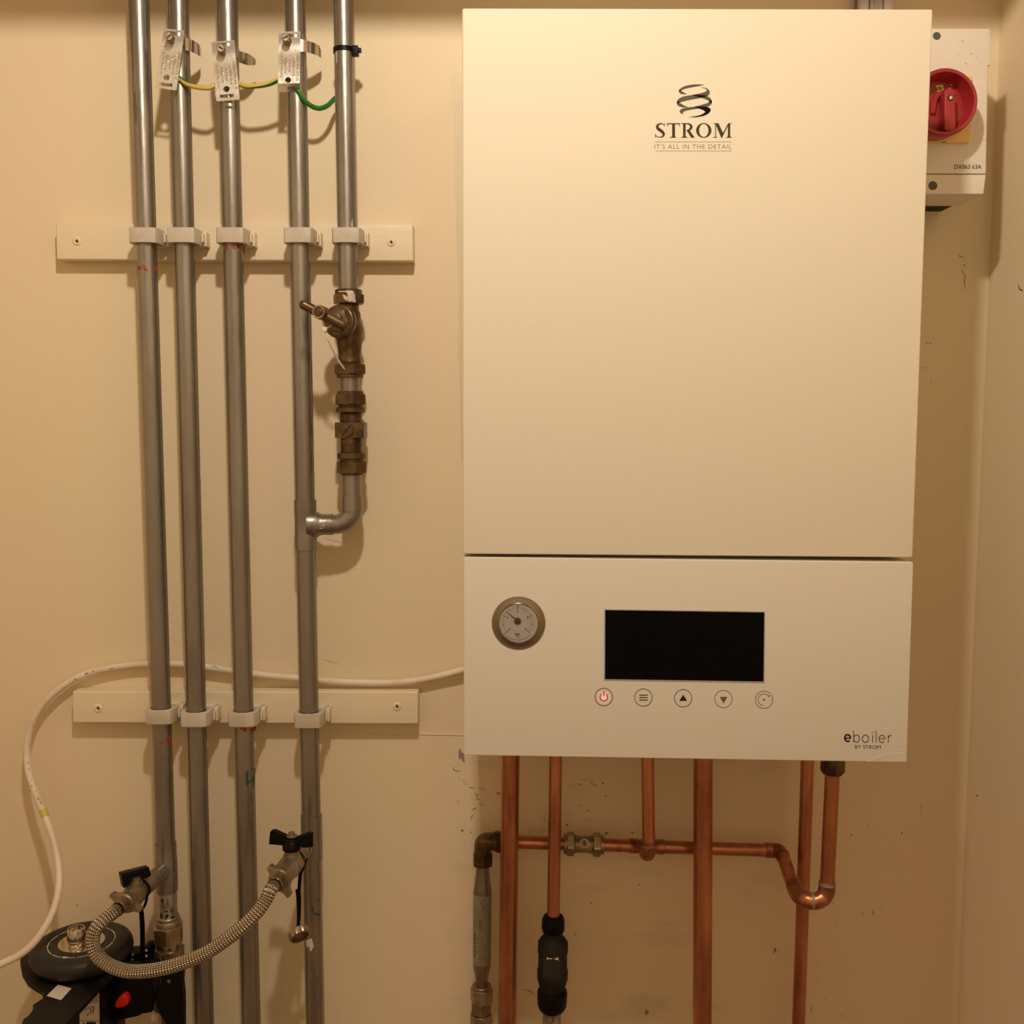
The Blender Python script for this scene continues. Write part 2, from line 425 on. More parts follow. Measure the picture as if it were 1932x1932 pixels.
class Print:
    """flat printing on a plane; coordinates go through fn(px,py) -> pixel"""
    def __init__(s, p0, n, eps=.00015, conv=None):
        s.m = M(); s.p0 = p0 + n * eps; s.n = n; s.conv = conv or (lambda x, y: (x, y))
    def pt(s, x, y, e=0):
        a, b = s.conv(x, y); return PP(a, b, s.p0 + s.n * e, s.n)
    def spoly(s, pts, mi=0, e=0):
        out = []; n = len(pts)
        for i in range(n):
            a, b = pts[i], pts[(i + 1) % n]
            p, c = pts[i - 1], pts[i]
            v1 = (c[0] - p[0], c[1] - p[1]); v2 = (b[0] - c[0], b[1] - c[1])
            dt = (v1[0] * v2[0] + v1[1] * v2[1]) / ((math.hypot(*v1) * math.hypot(*v2)) or 1)
            if dt < 0: out.append(c)                       # keep sharp tips
            else:
                for t in (.25, .5, .75):
                    q0 = ((p[0] + c[0]) / 2, (p[1] + c[1]) / 2); q1 = ((c[0] + b[0]) / 2, (c[1] + b[1]) / 2)
                    out.append(((1 - t) ** 2 * q0[0] + 2 * t * (1 - t) * c[0] + t * t * q1[0], (1 - t) ** 2 * q0[1] + 2 * t * (1 - t) * c[1] + t * t * q1[1]))
        return s.poly(out, mi, e)
    def poly(s, pts, mi=0, e=0): flat(s.m, [s.pt(x, y, e) for x, y in pts], mi); return s
    def rect(s, x0, y0, x1, y1, mi=0, e=0): return s.poly([(x0, y0), (x1, y0), (x1, y1), (x0, y1)], mi, e)
    def ribbon(s, pts, mi=0, e=0, closed=False):
        L, R_ = ribbon2(pts, closed); n = len(pts)
        vs = [s.pt(x, y, e) for x, y in L] + [s.pt(x, y, e) for x, y in R_]
        fs = []
        for i in range(n if closed else n - 1):
            j = (i + 1) % n; f = (i, j, n + j, n + i)
            a, b, c = vs[f[0]], vs[f[1]], vs[f[2]]
            fs.append(f if (b - a).cross(c - a).dot(s.n) > 0 else f[::-1])
        s.m.add(vs, fs, mi); return s
    def ring(s, cx, cy, r, w, mi=0, e=0, n=48, a0=0, a1=360, ry=None):
        ry = ry or r
        full = abs(a1 - a0) >= 360; k = n if full else n + 1
        pts = [(cx + r * math.cos(math.radians(a0 + (a1 - a0) * i / n)), cy - ry * math.sin(math.radians(a0 + (a1 - a0) * i / n)), w) for i in range(k)]
        return s.ribbon(pts, mi, e, full)
    def disc(s, cx, cy, r, mi=0, e=0, n=32, ry=None):
        ry = ry or r
        return s.poly([(cx + r * math.cos(2 * PI * i / n), cy + ry * math.sin(2 * PI * i / n)) for i in range(n)], mi, e)
    def text(s, st, x0, y0, x1, y1, mi=0, e=0, off=0.0, slope=0.0, sp=1.0, rotate=0):
        vs, fs = text_mesh(st, off, sp)
        xa = min(v[0] for v in vs); xb = max(v[0] for v in vs); ya = min(v[1] for v in vs); yb = max(v[1] for v in vs)
        out = []
        for v in vs:
            u = (v[0] - xa) / (xb - xa); w = (v[1] - ya) / max(1e-9, (yb - ya))
            if rotate == 1: X = x1 - (1 - w) * (x1 - x0); Y = y0 + u * (y1 - y0)       # reads downwards
            else: X = x0 + u * (x1 - x0); Y = y1 - w * (y1 - y0) + slope * (X - x0)
            out.append(s.pt(X, Y, e))
        ff = []
        for f in fs:
            a, b, c = out[f[0]], out[f[1]], out[f[2]]
            ff.append(f if (b - a).cross(c - a).dot(s.n) > 0 else f[::-1])
        s.m.add(out, ff, mi); return s

_tc = {}
def text_mesh(st, off=0.0, sp=1.0):
    key = (st, off, sp)
    if key in _tc: return _tc[key]
    cu = bpy.data.curves.new('t', 'FONT'); cu.body = st; cu.size = 1; cu.offset = off; cu.space_character = sp; cu.resolution_u = 3
    ob = bpy.data.objects.new('t', cu); COL.objects.link(ob)
    dg = bpy.context.evaluated_depsgraph_get(); dg.update()
    me = bpy.data.meshes.new_from_object(ob.evaluated_get(dg))
    bm = bmesh.new(); bm.from_mesh(me); bmesh.ops.triangulate(bm, faces=bm.faces)
    vs = [tuple(v.co[:2]) for v in bm.verts]; fs = [tuple(v.index for v in f.verts) for f in bm.faces]
    bm.free(); bpy.data.objects.remove(ob); bpy.data.curves.remove(cu); bpy.data.meshes.remove(me)
    _tc[key] = (vs, fs); return vs, fs

# ------------------------------------------------------------------ the room
XR = P(1847, 966, 0).x
XL = -.98; YF = -1.95; ZC = 2.34
def wallbox(name, x0, x1, y0, y1, z0, z1, m):
    b = M(); vs = [(x, y, z) for x in (x0, x1) for y in (y0, y1) for z in (z0, z1)]
    b.add(vs, [(0, 1, 3, 2), (4, 6, 7, 5), (0, 4, 5, 1), (2, 3, 7, 6), (0, 2, 6, 4), (1, 5, 7, 3)])
    return b.build(name, m, kind='structure')
T = .08
wb = wallbox('wall_back', XL, XR, 0, T, 0, ZC, 'wall')
wr = wallbox('wall_right', XR, XR + T, YF, T, 0, ZC, 'wall')
wallbox('wall_left', XL - T, XL, YF, T, 0, ZC, 'wall')
wallbox('wall_front', XL, XR, YF - T, YF, 0, ZC, 'door')
wallbox('shade_board_1', XL, XR, -.33, -.30, Z0 + .582, ZC, 'wall')      # unseen board added above the frame to shade the wall top
wallbox('floor', XL - T, XR + T, YF - T, T, -T, 0, 'floor')
wallbox('ceiling', XL - T, XR + T, YF - T, T, ZC, ZC + T, 'ceil')

NB = Vector((0, -1, 0))
# repaired strip beside the boiler, marks and scuffs on the walls
pm = M()
L_ = [(857, 137), (851, 150), (853, 175), (855, 205), (857, 240), (858, 330), (861, 450), (866, 560), (865, 650), (868, 760), (870, 870)]
poly = [P(x, y, .0003) for x, y in L_] + [P(900, 870, .0003), P(900, 137, .0003)]
flat(pm, poly)
pm.build('repaired_paint_strip', 'patch', wb, kind='structure')
pr = Print(Vector((0, 0, 0)), NB, .0004)
def stroke(pts, w, mi): pr.ribbon([(x, y, w * (.35 if i in (0, len(pts) - 1) else 1)) for i, (x, y) in enumerate(pts)], mi)
# mats: 0 dirt, 1 scuff, 2 faint, 3 patch ridge
for pts, w, mi in [
    ([(857, 1446), (855, 1450), (858, 1454), (863, 1454), (869, 1456)], 1.6, 1), ([(863, 1459), (864, 1461)], 2, 1), ([(865, 1464), (867, 1471)], 1.4, 1),
    ([(871, 1472), (874, 1470)], 1.8, 1), ([(873, 1476), (879, 1474)], 1.6, 1), ([(877, 1481), (883, 1478)], 1.5, 1), ([(884, 1485), (889, 1486), (895, 1486)], 1.6, 1),
    ([(903, 1486), (909, 1488), (916, 1491)], 1.6, 1), ([(895, 1497), (900, 1499), (903, 1501)], 1.6, 1), ([(897, 1508), (903, 1508), (907, 1511)], 1.4, 1),
    ([(902, 1516), (907, 1517), (911, 1520)], 1.3, 1), ([(889, 1530), (894, 1526), (901, 1524)], 1.5, 1), ([(888, 1549), (890, 1541), (894, 1535)], 1.6, 1),
    ([(863, 1511), (868, 1511)], 1.8, 1), ([(937, 1495), (941, 1497), (943, 1499)], 2.4, 0),
    ([(1092, 1471), (1108, 1471), (1122, 1470)], 3, 2), ([(1112, 1474), (1120, 1480), (1128, 1484)], 6, 2), ([(1085, 1758), (1087, 1768)], 2, 0),
    ([(1461, 1788), (1463, 1792), (1459, 1799)], 2.6, 0), ([(1467, 1789), (1468, 1796)], 1.8, 0), ([(1577, 1730), (1575, 1745)], 1.3, 1),
    ([(1628, 1721), (1627, 1727)], 2.4, 0), ([(1645, 1717), (1648, 1726)], 3.2, 0), ([(1663, 1709), (1666, 1716)], 1.6, 0), ([(1737, 1516), (1738, 1536)], 1.6, 1),
    ([(1532, 1899), (1530, 1911)], 2.2, 0), ([(1557, 1883), (1558, 1890)], 1.6, 0), ([(1543, 1813), (1544, 1819)], 1.6, 0), ([(1544, 1841), (1544, 1847)], 1.6, 0),
    ([(989, 1867), (1000, 1870), (1010, 1878)], 2.2, 1), ([(1589, 1913), (1590, 1921)], 1.8, 0), ([(1809, 479), (1812, 485), (1820, 485)], 1.6, 1), ([(1816, 490), (1820, 492)], 1.4, 1), ([(1814, 500), (1821, 499), (1820, 505)], 1.5, 1),
    ([(1813, 508), (1818, 515), (1822, 521), (1819, 531), (1822, 546)], 1.4, 1),
    ([(1025, 1541), (1029, 1549)], 3, 1), ([(1102, 1541), (1108, 1550)], 3, 2), ([(1109, 1547), (1113, 1549)], 3, 1),
    ([(613, 1016), (626, 1019), (634, 1021), (651, 1025)], 1.3, 2), ([(610, 1244), (624, 1248), (637, 1252)], 1.3, 2)]:
    stroke(pts, w, mi)
for x, y, r, mi in [(872, 1567, 2.6, 1), (889, 1570, 1.4, 1), (900, 1503, 1.4, 1), (886, 1580, 1.4, 2), (1095, 1480, 1.4, 0), (1138, 1478, 1.6, 0), (1143, 1501, 1.8, 1), (1096, 1520, 1.3, 0),
                    (1110, 1529, 1.3, 0), (1070, 1556, 1.8, 0), (1144, 1572, 2.2, 0), (1193, 1571, 1.8, 0), (1203, 1556, 1.2, 1), (1702, 1572, 1.3, 0), (1606, 1575, 1.2, 0), (1638, 1557, 1, 0), (1115, 1704, 1.3, 0),
                    (1205, 1669, 1.2, 0), (1230, 1792, 4, 2), (1226, 1807, 5, 2), (1268, 1860, 6, 2), (1266, 1895, 5, 2), (1220, 1910, 4, 1), (1269, 1875, 4, 2), (1748, 694, 1.1, 0), (1749, 647, 1, 0), (1755, 648, 1, 0), (1740, 694, .9, 0),
                    (1756, 721, .9, 0), (146, 1708, 1.3, 0), (1450, 1638, 2.5, 2), (1388, 1536, 3, 2), (1448, 1516, 3, 2), (851, 23, .9, 1), (873, 1580, 2, 2), (590, 1560, 1, 2)]:
    if mi == 2: continue
    pr.disc(x, y, r, mi, n=9, ry=r * random.uniform(.8, 1.3))
for i in range(46):                     # fine specks under the boiler
    x = random.uniform(900, 1700); y = random.gauss(1600, 110)
    if 1450 < y < 1925: pr.disc(x, y, random.uniform(.5, 1.0), random.choice((0, 1, 1)), n=6)
pr.poly([(866, 1414), (868, 1412), (871, 1420), (875, 1421), (877, 1440), (873, 1436), (871, 1430), (867, 1434), (865, 1426)], 1)
pr.m.build('wall_scuff_marks', ['dirt', 'scuff', 'faint'], wb, kind='structure')
rd = M(); tube(rd, [P(x, y, .0004) for x, y in [(690, 1384), (740, 1386), (790, 1385), (840, 1386), (880, 1387)]], .0007, 8)
rd.build('paint_ridge', 'wall', wb, kind='structure')
q = Print(Vector((XR, 0, 0)), Vector((-1, 0, 0)), .0004)
q.ribbon([(1921, 536, .6), (1922, 542, 1.6), (1924, 546, 2), (1929, 548, 2.2)], 0); q.disc(1843.5, 1501, 1.6, 0, n=8)
q.m.build('wall_scuff_marks', ['dirt'], wr, kind='structure')

# ------------------------------------------------------------------ battens
def batten(label, corners, d, screws):
    q = [P(x, y, d) for x, y in corners]
    t = thing('wooden_batten', label, 'batten', ((q[0].x + q[1].x) / 2, 0, q[2].z), 'painted battens')
    m = M(); slab(m, q, 0); m.build('board', 'batten', t, bevel=.0016)
    for (x, y) in screws:
        c = P(x, y, d); s = M()
        lathe(s, c, NB, [(0, .0052), (.0004, .0050), (.0012, .0042), (.0014, .0030), (.0009, .0016)], 24)
        o = s.build('screw', 'batten', t)
        k = Print(Vector((0, -d, 0)), NB, .0018); k.ribbon([(x - 3, y - 1, 1.6), (x + 3, y + 1, 2)], 0); k.ribbon([(x, y - 3.5, 2.2), (x + .5, y + 3, 1)], 0)
        k.m.build('screw_slot', 'hole', o)
    return t
batten('long cream painted wall batten behind the upper row of five pipe clips', [(105, 421), (779, 423), (780, 492.5), (107, 489.5)], .02, [(145, 455), (738, 457)])
batten('shorter cream painted wall batten behind the lower row of four pipe clips', [(137, 1304.5), (789, 1305.5), (789, 1366), (137, 1363.5)], .02, [(185, 1336.5), (749, 1333)])

# ------------------------------------------------------------------ silver pipes
DP = .045
def line_pt(a, b, py, d=DP):
    t = (py - a[1]) / (b[1] - a[1]); return P(a[0] + (b[0] - a[0]) * t, py, d)
def ext(p, q, z):
    t = (z - p.z) / (q.z - p.z); return p + (q - p) * t
class Axis:
    def __init__(s, a, b, d=DP): s.a = a; s.b = b; s.d = d; s.p = P(a[0], a[1], d); s.q = P(b[0], b[1], d); s.dir = (s.q - s.p).normalized()
    def at(s, py): return line_pt(s.a, s.b, py, s.d)
    def t(s, py): return (s.at(py) - s.p).dot(s.dir)
    def r(s, px, py): return ms(s.at(py).x, py, s.d, px)
AX1 = Axis((262, 0), (316, 1700)); AX2 = Axis((336.5, 0), (386, 1932)); AX3 = Axis((429, 0), (474, 1932)); AX4 = Axis((557, 0), (595, 1932)); AX5 = Axis((648, 0), (664.5, 945))
RP = .0111
def straight(ax, y0, y1, r=RP, seg=48, mtl='grey', name='tube', parent=None):
    p = ext(ax.p, ax.q, ZC) if y0 is None else ax.at(y0); q = ext(ax.p, ax.q, 0) if y1 is None else ax.at(y1)
    m = M(); lathe(m, p, q - p, [(0, r), ((q - p).length, r)], seg); return m.build(name, mtl, parent)

def cyl_marks(ax, items, parent, name, mtl, r=RP + .00012):
    """irregular painted marks on a vertical pipe. items: list of polygons in pixels"""
    m = M()
    for poly in items:
        # subdivide horizontally so that it follows the curve
        xs = [p[0] for p in poly]; ys = [p[1] for p in poly]
        N = 7
        cols = []
        x0, x1 = min(xs), max(xs)
        for i in range(N + 1):
            x = x0 + (x1 - x0) * (i + .0001 + (-.0002 if i == N else 0)) / N
            hit = []
            for k in range(len(poly)):
                a, b = poly[k], poly[(k + 1) % len(poly)]
                if (a[0] - x) * (b[0] - x) <= 0 and a[0] != b[0]:
                    hit.append(a[1] + (b[1] - a[1]) * (x - a[0]) / (b[0] - a[0]))
            if len(hit) < 2: hit = [ys[0], ys[0] + .01]
            cols.append((x, min(hit), max(hit)))
        vs = []
        for x, ya, yb in cols:
            for y in (ya, yb):
                v = ray(x, y); c = ax.at(y)            # intersect the ray with the pipe surface (axis ~ vertical)
                ox, oy = CAM.x - c.x, CAM.y - c.y
                A = v.x ** 2 + v.y ** 2; B = 2 * (ox * v.x + oy * v.y); C = ox * ox + oy * oy - r * r
                D = max(0, B * B - 4 * A * C); t = (-B - math.sqrt(D)) / (2 * A); vs.append(CAM + v * t)
        m.add(vs, [(2 * i, 2 * i + 1, 2 * i + 3, 2 * i + 2) for i in range(N)])
    return m.build(name, mtl, parent)

def decal(src, polys, parent, name, mtl, step=1.0, lift=.00025):
    from mathutils.bvhtree import BVHTree
    bv = BVHTree.FromPolygons(src.v, src.f); m = M()
    def inside(x, y, p):
        c = False
        for k in range(len(p)):
            (x1, y1), (x2, y2) = p[k], p[(k + 1) % len(p)]
            if (y1 > y) != (y2 > y) and x < (x2 - x1) * (y - y1) / (y2 - y1) + x1: c = not c
        return c
    x0 = min(q[0] for p in polys for q in p); x1 = max(q[0] for p in polys for q in p); y0 = min(q[1] for p in polys for q in p); y1 = max(q[1] for p in polys for q in p)
    pts = {}
    def hit(i, j):
        if (i, j) not in pts:
            d = ray(x0 + i * step, y0 + j * step).normalized(); h = bv.ray_cast(CAM, d)
            pts[(i, j)] = None if h[0] is None else h[0] - d * lift
        return pts[(i, j)]
    for i in range(int((x1 - x0) / step) + 1):
        for j in range(int((y1 - y0) / step) + 1):
            if any(inside(x0 + (i + .5) * step, y0 + (j + .5) * step, p) for p in polys):
                q = [hit(i, j), hit(i, j + 1), hit(i + 1, j + 1), hit(i + 1, j)]
                if all(v is not None for v in q) and max((a - b).length for a in q for b in q) < .004: m.add(q, [(0, 1, 2, 3)])
    return m.build(name, mtl, parent)
GP = 'silver painted pipes on the wall'
# pipe 1
t1 = thing('heating_pipe', 'leftmost silver pipe, ending in a tee above the black filter unit', 'pipe', (AX1.at(1600).x, -DP, AX1.at(1820).z), GP)
straight(AX1, None, 1600, parent=t1)
m = M(); p = AX1.at(1590); L1 = AX1.t(1681) - AX1.t(1590); lathe(m, p, AX1.dir, [(0, .0113), (0, .0122), (L1 * .3, .0122), (L1 * .33, .0127), (L1 * .8, .0127), (L1, .0122), (L1, .0113)], 48)
SL = P(313, 1638, DP)
zl = P(313, 1638, DP).z
def HZ(x, y, z=None): return PZ(x, y, zl if z is None else z)
EL = HZ(233, 1706)
adl = (EL - SL).normalized()
lathe(m, SL, adl, [(0, .0098), (.012, .0102), (.026, .0098), (.026, .0090)], 36)
m.build('tee_fitting', 'grey', t1)
m = M(); p = AX1.at(1681); q = AX1.at(1742); lathe(m, p, q - p, [(0, RP - .0002), ((q - p).length, RP - .0002)], 48); m.build('scuffed_tube', 'greylow', t1, label='scuffed bare lower length of the pipe')
cyl_marks(AX1, [[(260, 503), (265, 501), (267, 509), (260, 511)], [(268, 499), (274, 501), (279, 511), (272, 511)], [(286, 505), (295, 500), (297, 514), (288, 508)]], t1, 'red_paint_mark', 'redpaint')
cyl_marks(AX1, [[(314, 1394), (324, 1386), (325, 1407), (321, 1411), (316, 1402)], [(300, 1402), (305, 1397), (312, 1402), (304, 1404)]], t1, 'red_paint_mark', 'redpaint')
for q_ in ([(303, 1686), (306, 1685), (306, 1690), (303, 1690)], [(304, 1695), (308, 1697), (310, 1696), (307, 1704), (304, 1703)], [(309, 1719), (317, 1718.5), (317, 1721), (309, 1721)], [(321, 1717), (324, 1716), (324, 1721), (322, 1722)],
           [(302, 1726), (305, 1722), (307, 1732), (303, 1733)], [(312, 1727), (317, 1724), (318, 1729), (313, 1735), (311, 1732)], [(322, 1731), (328, 1727), (329, 1736), (323, 1736)]):
    cyl_marks(AX1, [q_], t1, 'dark_pen_mark', 'inkdark')
cyl_marks(AX1, [[(252, 176), (255, 172), (258, 205), (258, 232), (255, 234), (253, 210)]], t1, 'scrape_mark', 'inkthin')
# pipe 2
t2 = thing('heating_pipe', 'second silver pipe from the left, plain below its clips', 'pipe', (ext(AX2.p, AX2.q, 0).x, -DP, 0), GP)
straight(AX2, None, None, parent=t2)
# pipe 3
t3 = thing('heating_pipe', 'third silver pipe from the left, marked with a green H', 'pipe', (ext(AX3.p, AX3.q, 0).x, -DP, 0), GP)
straight(AX3, None, None, parent=t3)
cyl_marks(AX3, [[(425, 460), (429, 462), (430, 472), (426, 473)], [(436, 462), (441, 459), (447, 470), (441, 471), (437, 468)], [(444, 460), (457, 461), (462, 466), (462, 479), (456, 476), (449, 471)]], t3, 'red_paint_mark', 'redpaint')
cyl_marks(AX3, [[(449, 1366), (460, 1367), (465, 1372), (465, 1380), (458, 1380), (450, 1373)], [(474, 1367), (483, 1366), (484, 1378), (473, 1381), (474, 1372)]], t3, 'red_paint_mark', 'redpaint')
def penline(pts, w):
    L, R_ = ribbon2([(x, y, w) for x, y in pts]); return L + R_[::-1]
cyl_marks(AX3, [penline([(464, 1457), (468, 1456)], 3), [(463.5, 1458), (469, 1455), (467.5, 1484), (464.5, 1485)], [(479.5, 1453), (482, 1450), (480.5, 1478), (477.5, 1487), (477, 1470)], [(467, 1476), (478, 1467), (478, 1470), (468, 1480)], [(474, 1452), (479, 1448.5), (480, 1450), (475, 1453.5)]], t3, 'letter_h_mark', 'greenpen')
# pipe 4
t4 = thing('water_pipe', 'fourth silver pipe from the left, with two tees and a green pen letter', 'pipe', (ext(AX4.p, AX4.q, 0).x, -DP, 0), GP)
straight(AX4, None, None, parent=t4)
m = M(); p = AX4.at(943); L1 = AX4.t(1037) - AX4.t(943)
lathe(m, p, AX4.dir, [(0, .0112), (0, .0128), (L1 * .28, .0128), (L1 * .31, .0125), (L1 * .7, .0125), (L1 * .74, .0128), (L1, .0128), (L1, .0112)], 48)
bp0 = P(582, 989.5, DP); bp1 = P(628, 989.5, DP)
lathe(m, bp0, bp1 - bp0, [(0, .0155), (.010, .0150), (.0135, .0128), (.017, .0121), ((bp1 - bp0).length, .0121), ((bp1 - bp0).length, .0112)], 40)
te = m.build('upper_tee', 'grey', t4)
k = Print(Vector((0, -DP - .0121, 0)), NB, .0002); k.ring(606, 992, 5.6, .9); k.ribbon([(602.5, 992, .9), (605, 995, .9), (606, 991, .9), (607, 994, .9), (610, 989, .9)])
k.m.build('foundry_mark', 'chip', te)
m = M(); p = AX4.at(1538); L1 = AX4.t(1620) - AX4.t(1538)
lathe(m, p, AX4.dir, [(0, .0112), (0, .0127), (L1, .0127), (L1, .0112)], 48)
S4 = P(584, 1588, DP); z4 = S4.z
E4 = PZ(525, 1661, z4); ad4 = (E4 - S4).normalized()
lathe(m, S4, ad4, [(0, .0100), (.018, .0102), (.028, .0100), (.028, .009)], 36)
m.build('lower_tee', 'grey', t4)
cyl_marks(AX4, [penline([(596, 1699), (601, 1696.5), (606.5, 1694.5)], 1.4)[:], [(588.5, 1711), (591, 1708), (591.5, 1722), (589, 1719)], [(590, 1719), (594, 1722), (604, 1724), (605, 1728), (596, 1727.5), (591, 1723.5)]], t4, 'letter_c_mark', 'greenpen')
cyl_marks(AX4, [[(577, 1775), (588, 1770), (592, 1785), (586, 1798), (584, 1784), (578, 1790)]], t4, 'scrape_mark', 'chip')
cyl_marks(AX4, [[(572, 6), (575, 2), (576, 60), (573, 40)]], t4, 'scrape_mark', 'inkthin')
# pipe 5
t5 = thing('water_pipe', 'rightmost silver pipe, broken by the brass tap and joined below by an elbow', 'pipe', (AX5.at(990).x, -DP, AX5.at(1000).z), GP)
straight(AX5, None, 556, parent=t5, name='upper_tube')
straight(AX5, 706, 746, parent=t5, name='short_tube')
straight(AX5, 890, 940, parent=t5, name='lower_tube')
ms5 = M(); p = AX5.at(935); L1 = AX5.t(963) - AX5.t(935); lathe(ms5, p, AX5.dir, [(0, .0112), (0, .0123), (L1, .0123), (L1 + .0001, .0112)], 44)
ce = AX5.at(963); tgt = P(628, 989.5, DP)
arc = [ce]; Rb = ce.x - tgt.x; Hb = ce.z - tgt.z
for i in range(17):
    a = i / 16 * PI / 2
    arc.append(Vector((tgt.x + Rb * math.cos(a), -DP, ce.z - .0006 - (Hb - .0006) * math.sin(a))))
tube(ms5, arc, .0112, 36)
ms5.build('elbow', 'grey', t5)
cyl_marks(AX5, [[(633, 395), (636, 388), (637, 410), (634, 425)], [(662, 425), (665, 410), (666, 430)]], t5, 'scrape_mark', 'chip')

# ------------------------------------------------------------------ pipe clips
def pipe_clip(x, y, lab, grp):
    c = P(x, y, DP); h = .0083
    t = thing('pipe_clip', lab, 'pipe clip', (c.x, -.02, c.z), grp)
    out = [(-.0165, .0200), (-.0168, .0540), (-.0150, .0585), (-.0080, .0605), (.0075, .0605), (.0140, .0590), (.0165, .0540), (.0178, .0200)]
    inn = [(-.0128, .0200), (-.0128, .0470), (-.0102, .0530), (-.0050, .0572), (.0050, .0572), (.0102, .0530), (.0128, .0470), (.0140, .0200)]
    m = M(); vs = []
    for o in (out, inn):
        for zz in (-h, h):
            vs += [Vector((c.x + a, -b, c.z + zz)) for a, b in o]
    n = 8; fs = []
    for i in range(n - 1):
        fs += [(i, i + 1, n + i + 1, n + i), (2 * n + i + 1, 2 * n + i, 3 * n + i, 3 * n + i + 1), (n + i, n + i + 1, 3 * n + i + 1, 3 * n + i), (i + 1, i, 2 * n + i, 2 * n + i + 1)]
    fs += [(0, n, 3 * n, 2 * n), (n - 1, 2 * n + n - 1, 3 * n + n - 1, n + n - 1)]
    m.add(vs, fs); m.build('strap', 'clip', t, bevel=.0006)
    m = M(); box(m, c.x - .0185, c.x + .0192, .0200, .0290, c.z - h * .96, c.z + h * .96)
    box(m, c.x + .0172, c.x + .0212, .0200, .0345, c.z - h * .96, c.z + h * .96)
    m.build('base', 'batten', t, bevel=.0006)
    m = M(); box(m, c.x + .0178, c.x + .0196, .0345, .0420, c.z - h * .6, c.z + h * .6); box(m, c.x + .0175, c.x + .0205, .0290, .0310, c.z - h, c.z + h)
    m.build('latch', 'batten', t, bevel=.0003)
    return t
names = ['leftmost silver pipe', 'second silver pipe from the left', 'third silver pipe from the left', 'fourth silver pipe from the left', 'rightmost silver pipe, above the tap']
for ax, nm in zip((AX1, AX2, AX3, AX4, AX5), names):
    y = 447.5; x = ax.a[0] + (ax.b[0] - ax.a[0]) * y / ax.b[1] if ax.a[1] == 0 else 0
    pipe_clip(x + 1, y, 'white plastic clip on the upper batten holding the ' + nm, 'clips on the upper batten')
for ax, nm in zip((AX1, AX2, AX3, AX4), names):
    y = {0: 1347, 1: 1352, 2: 1352, 3: 1354}[names.index(nm)]
    x = ax.a[0] + (ax.b[0] - ax.a[0]) * y / ax.b[1]
    pipe_clip(x + 1, y, 'white plastic clip on the lower batten holding the ' + nm, 'clips on the lower batten')

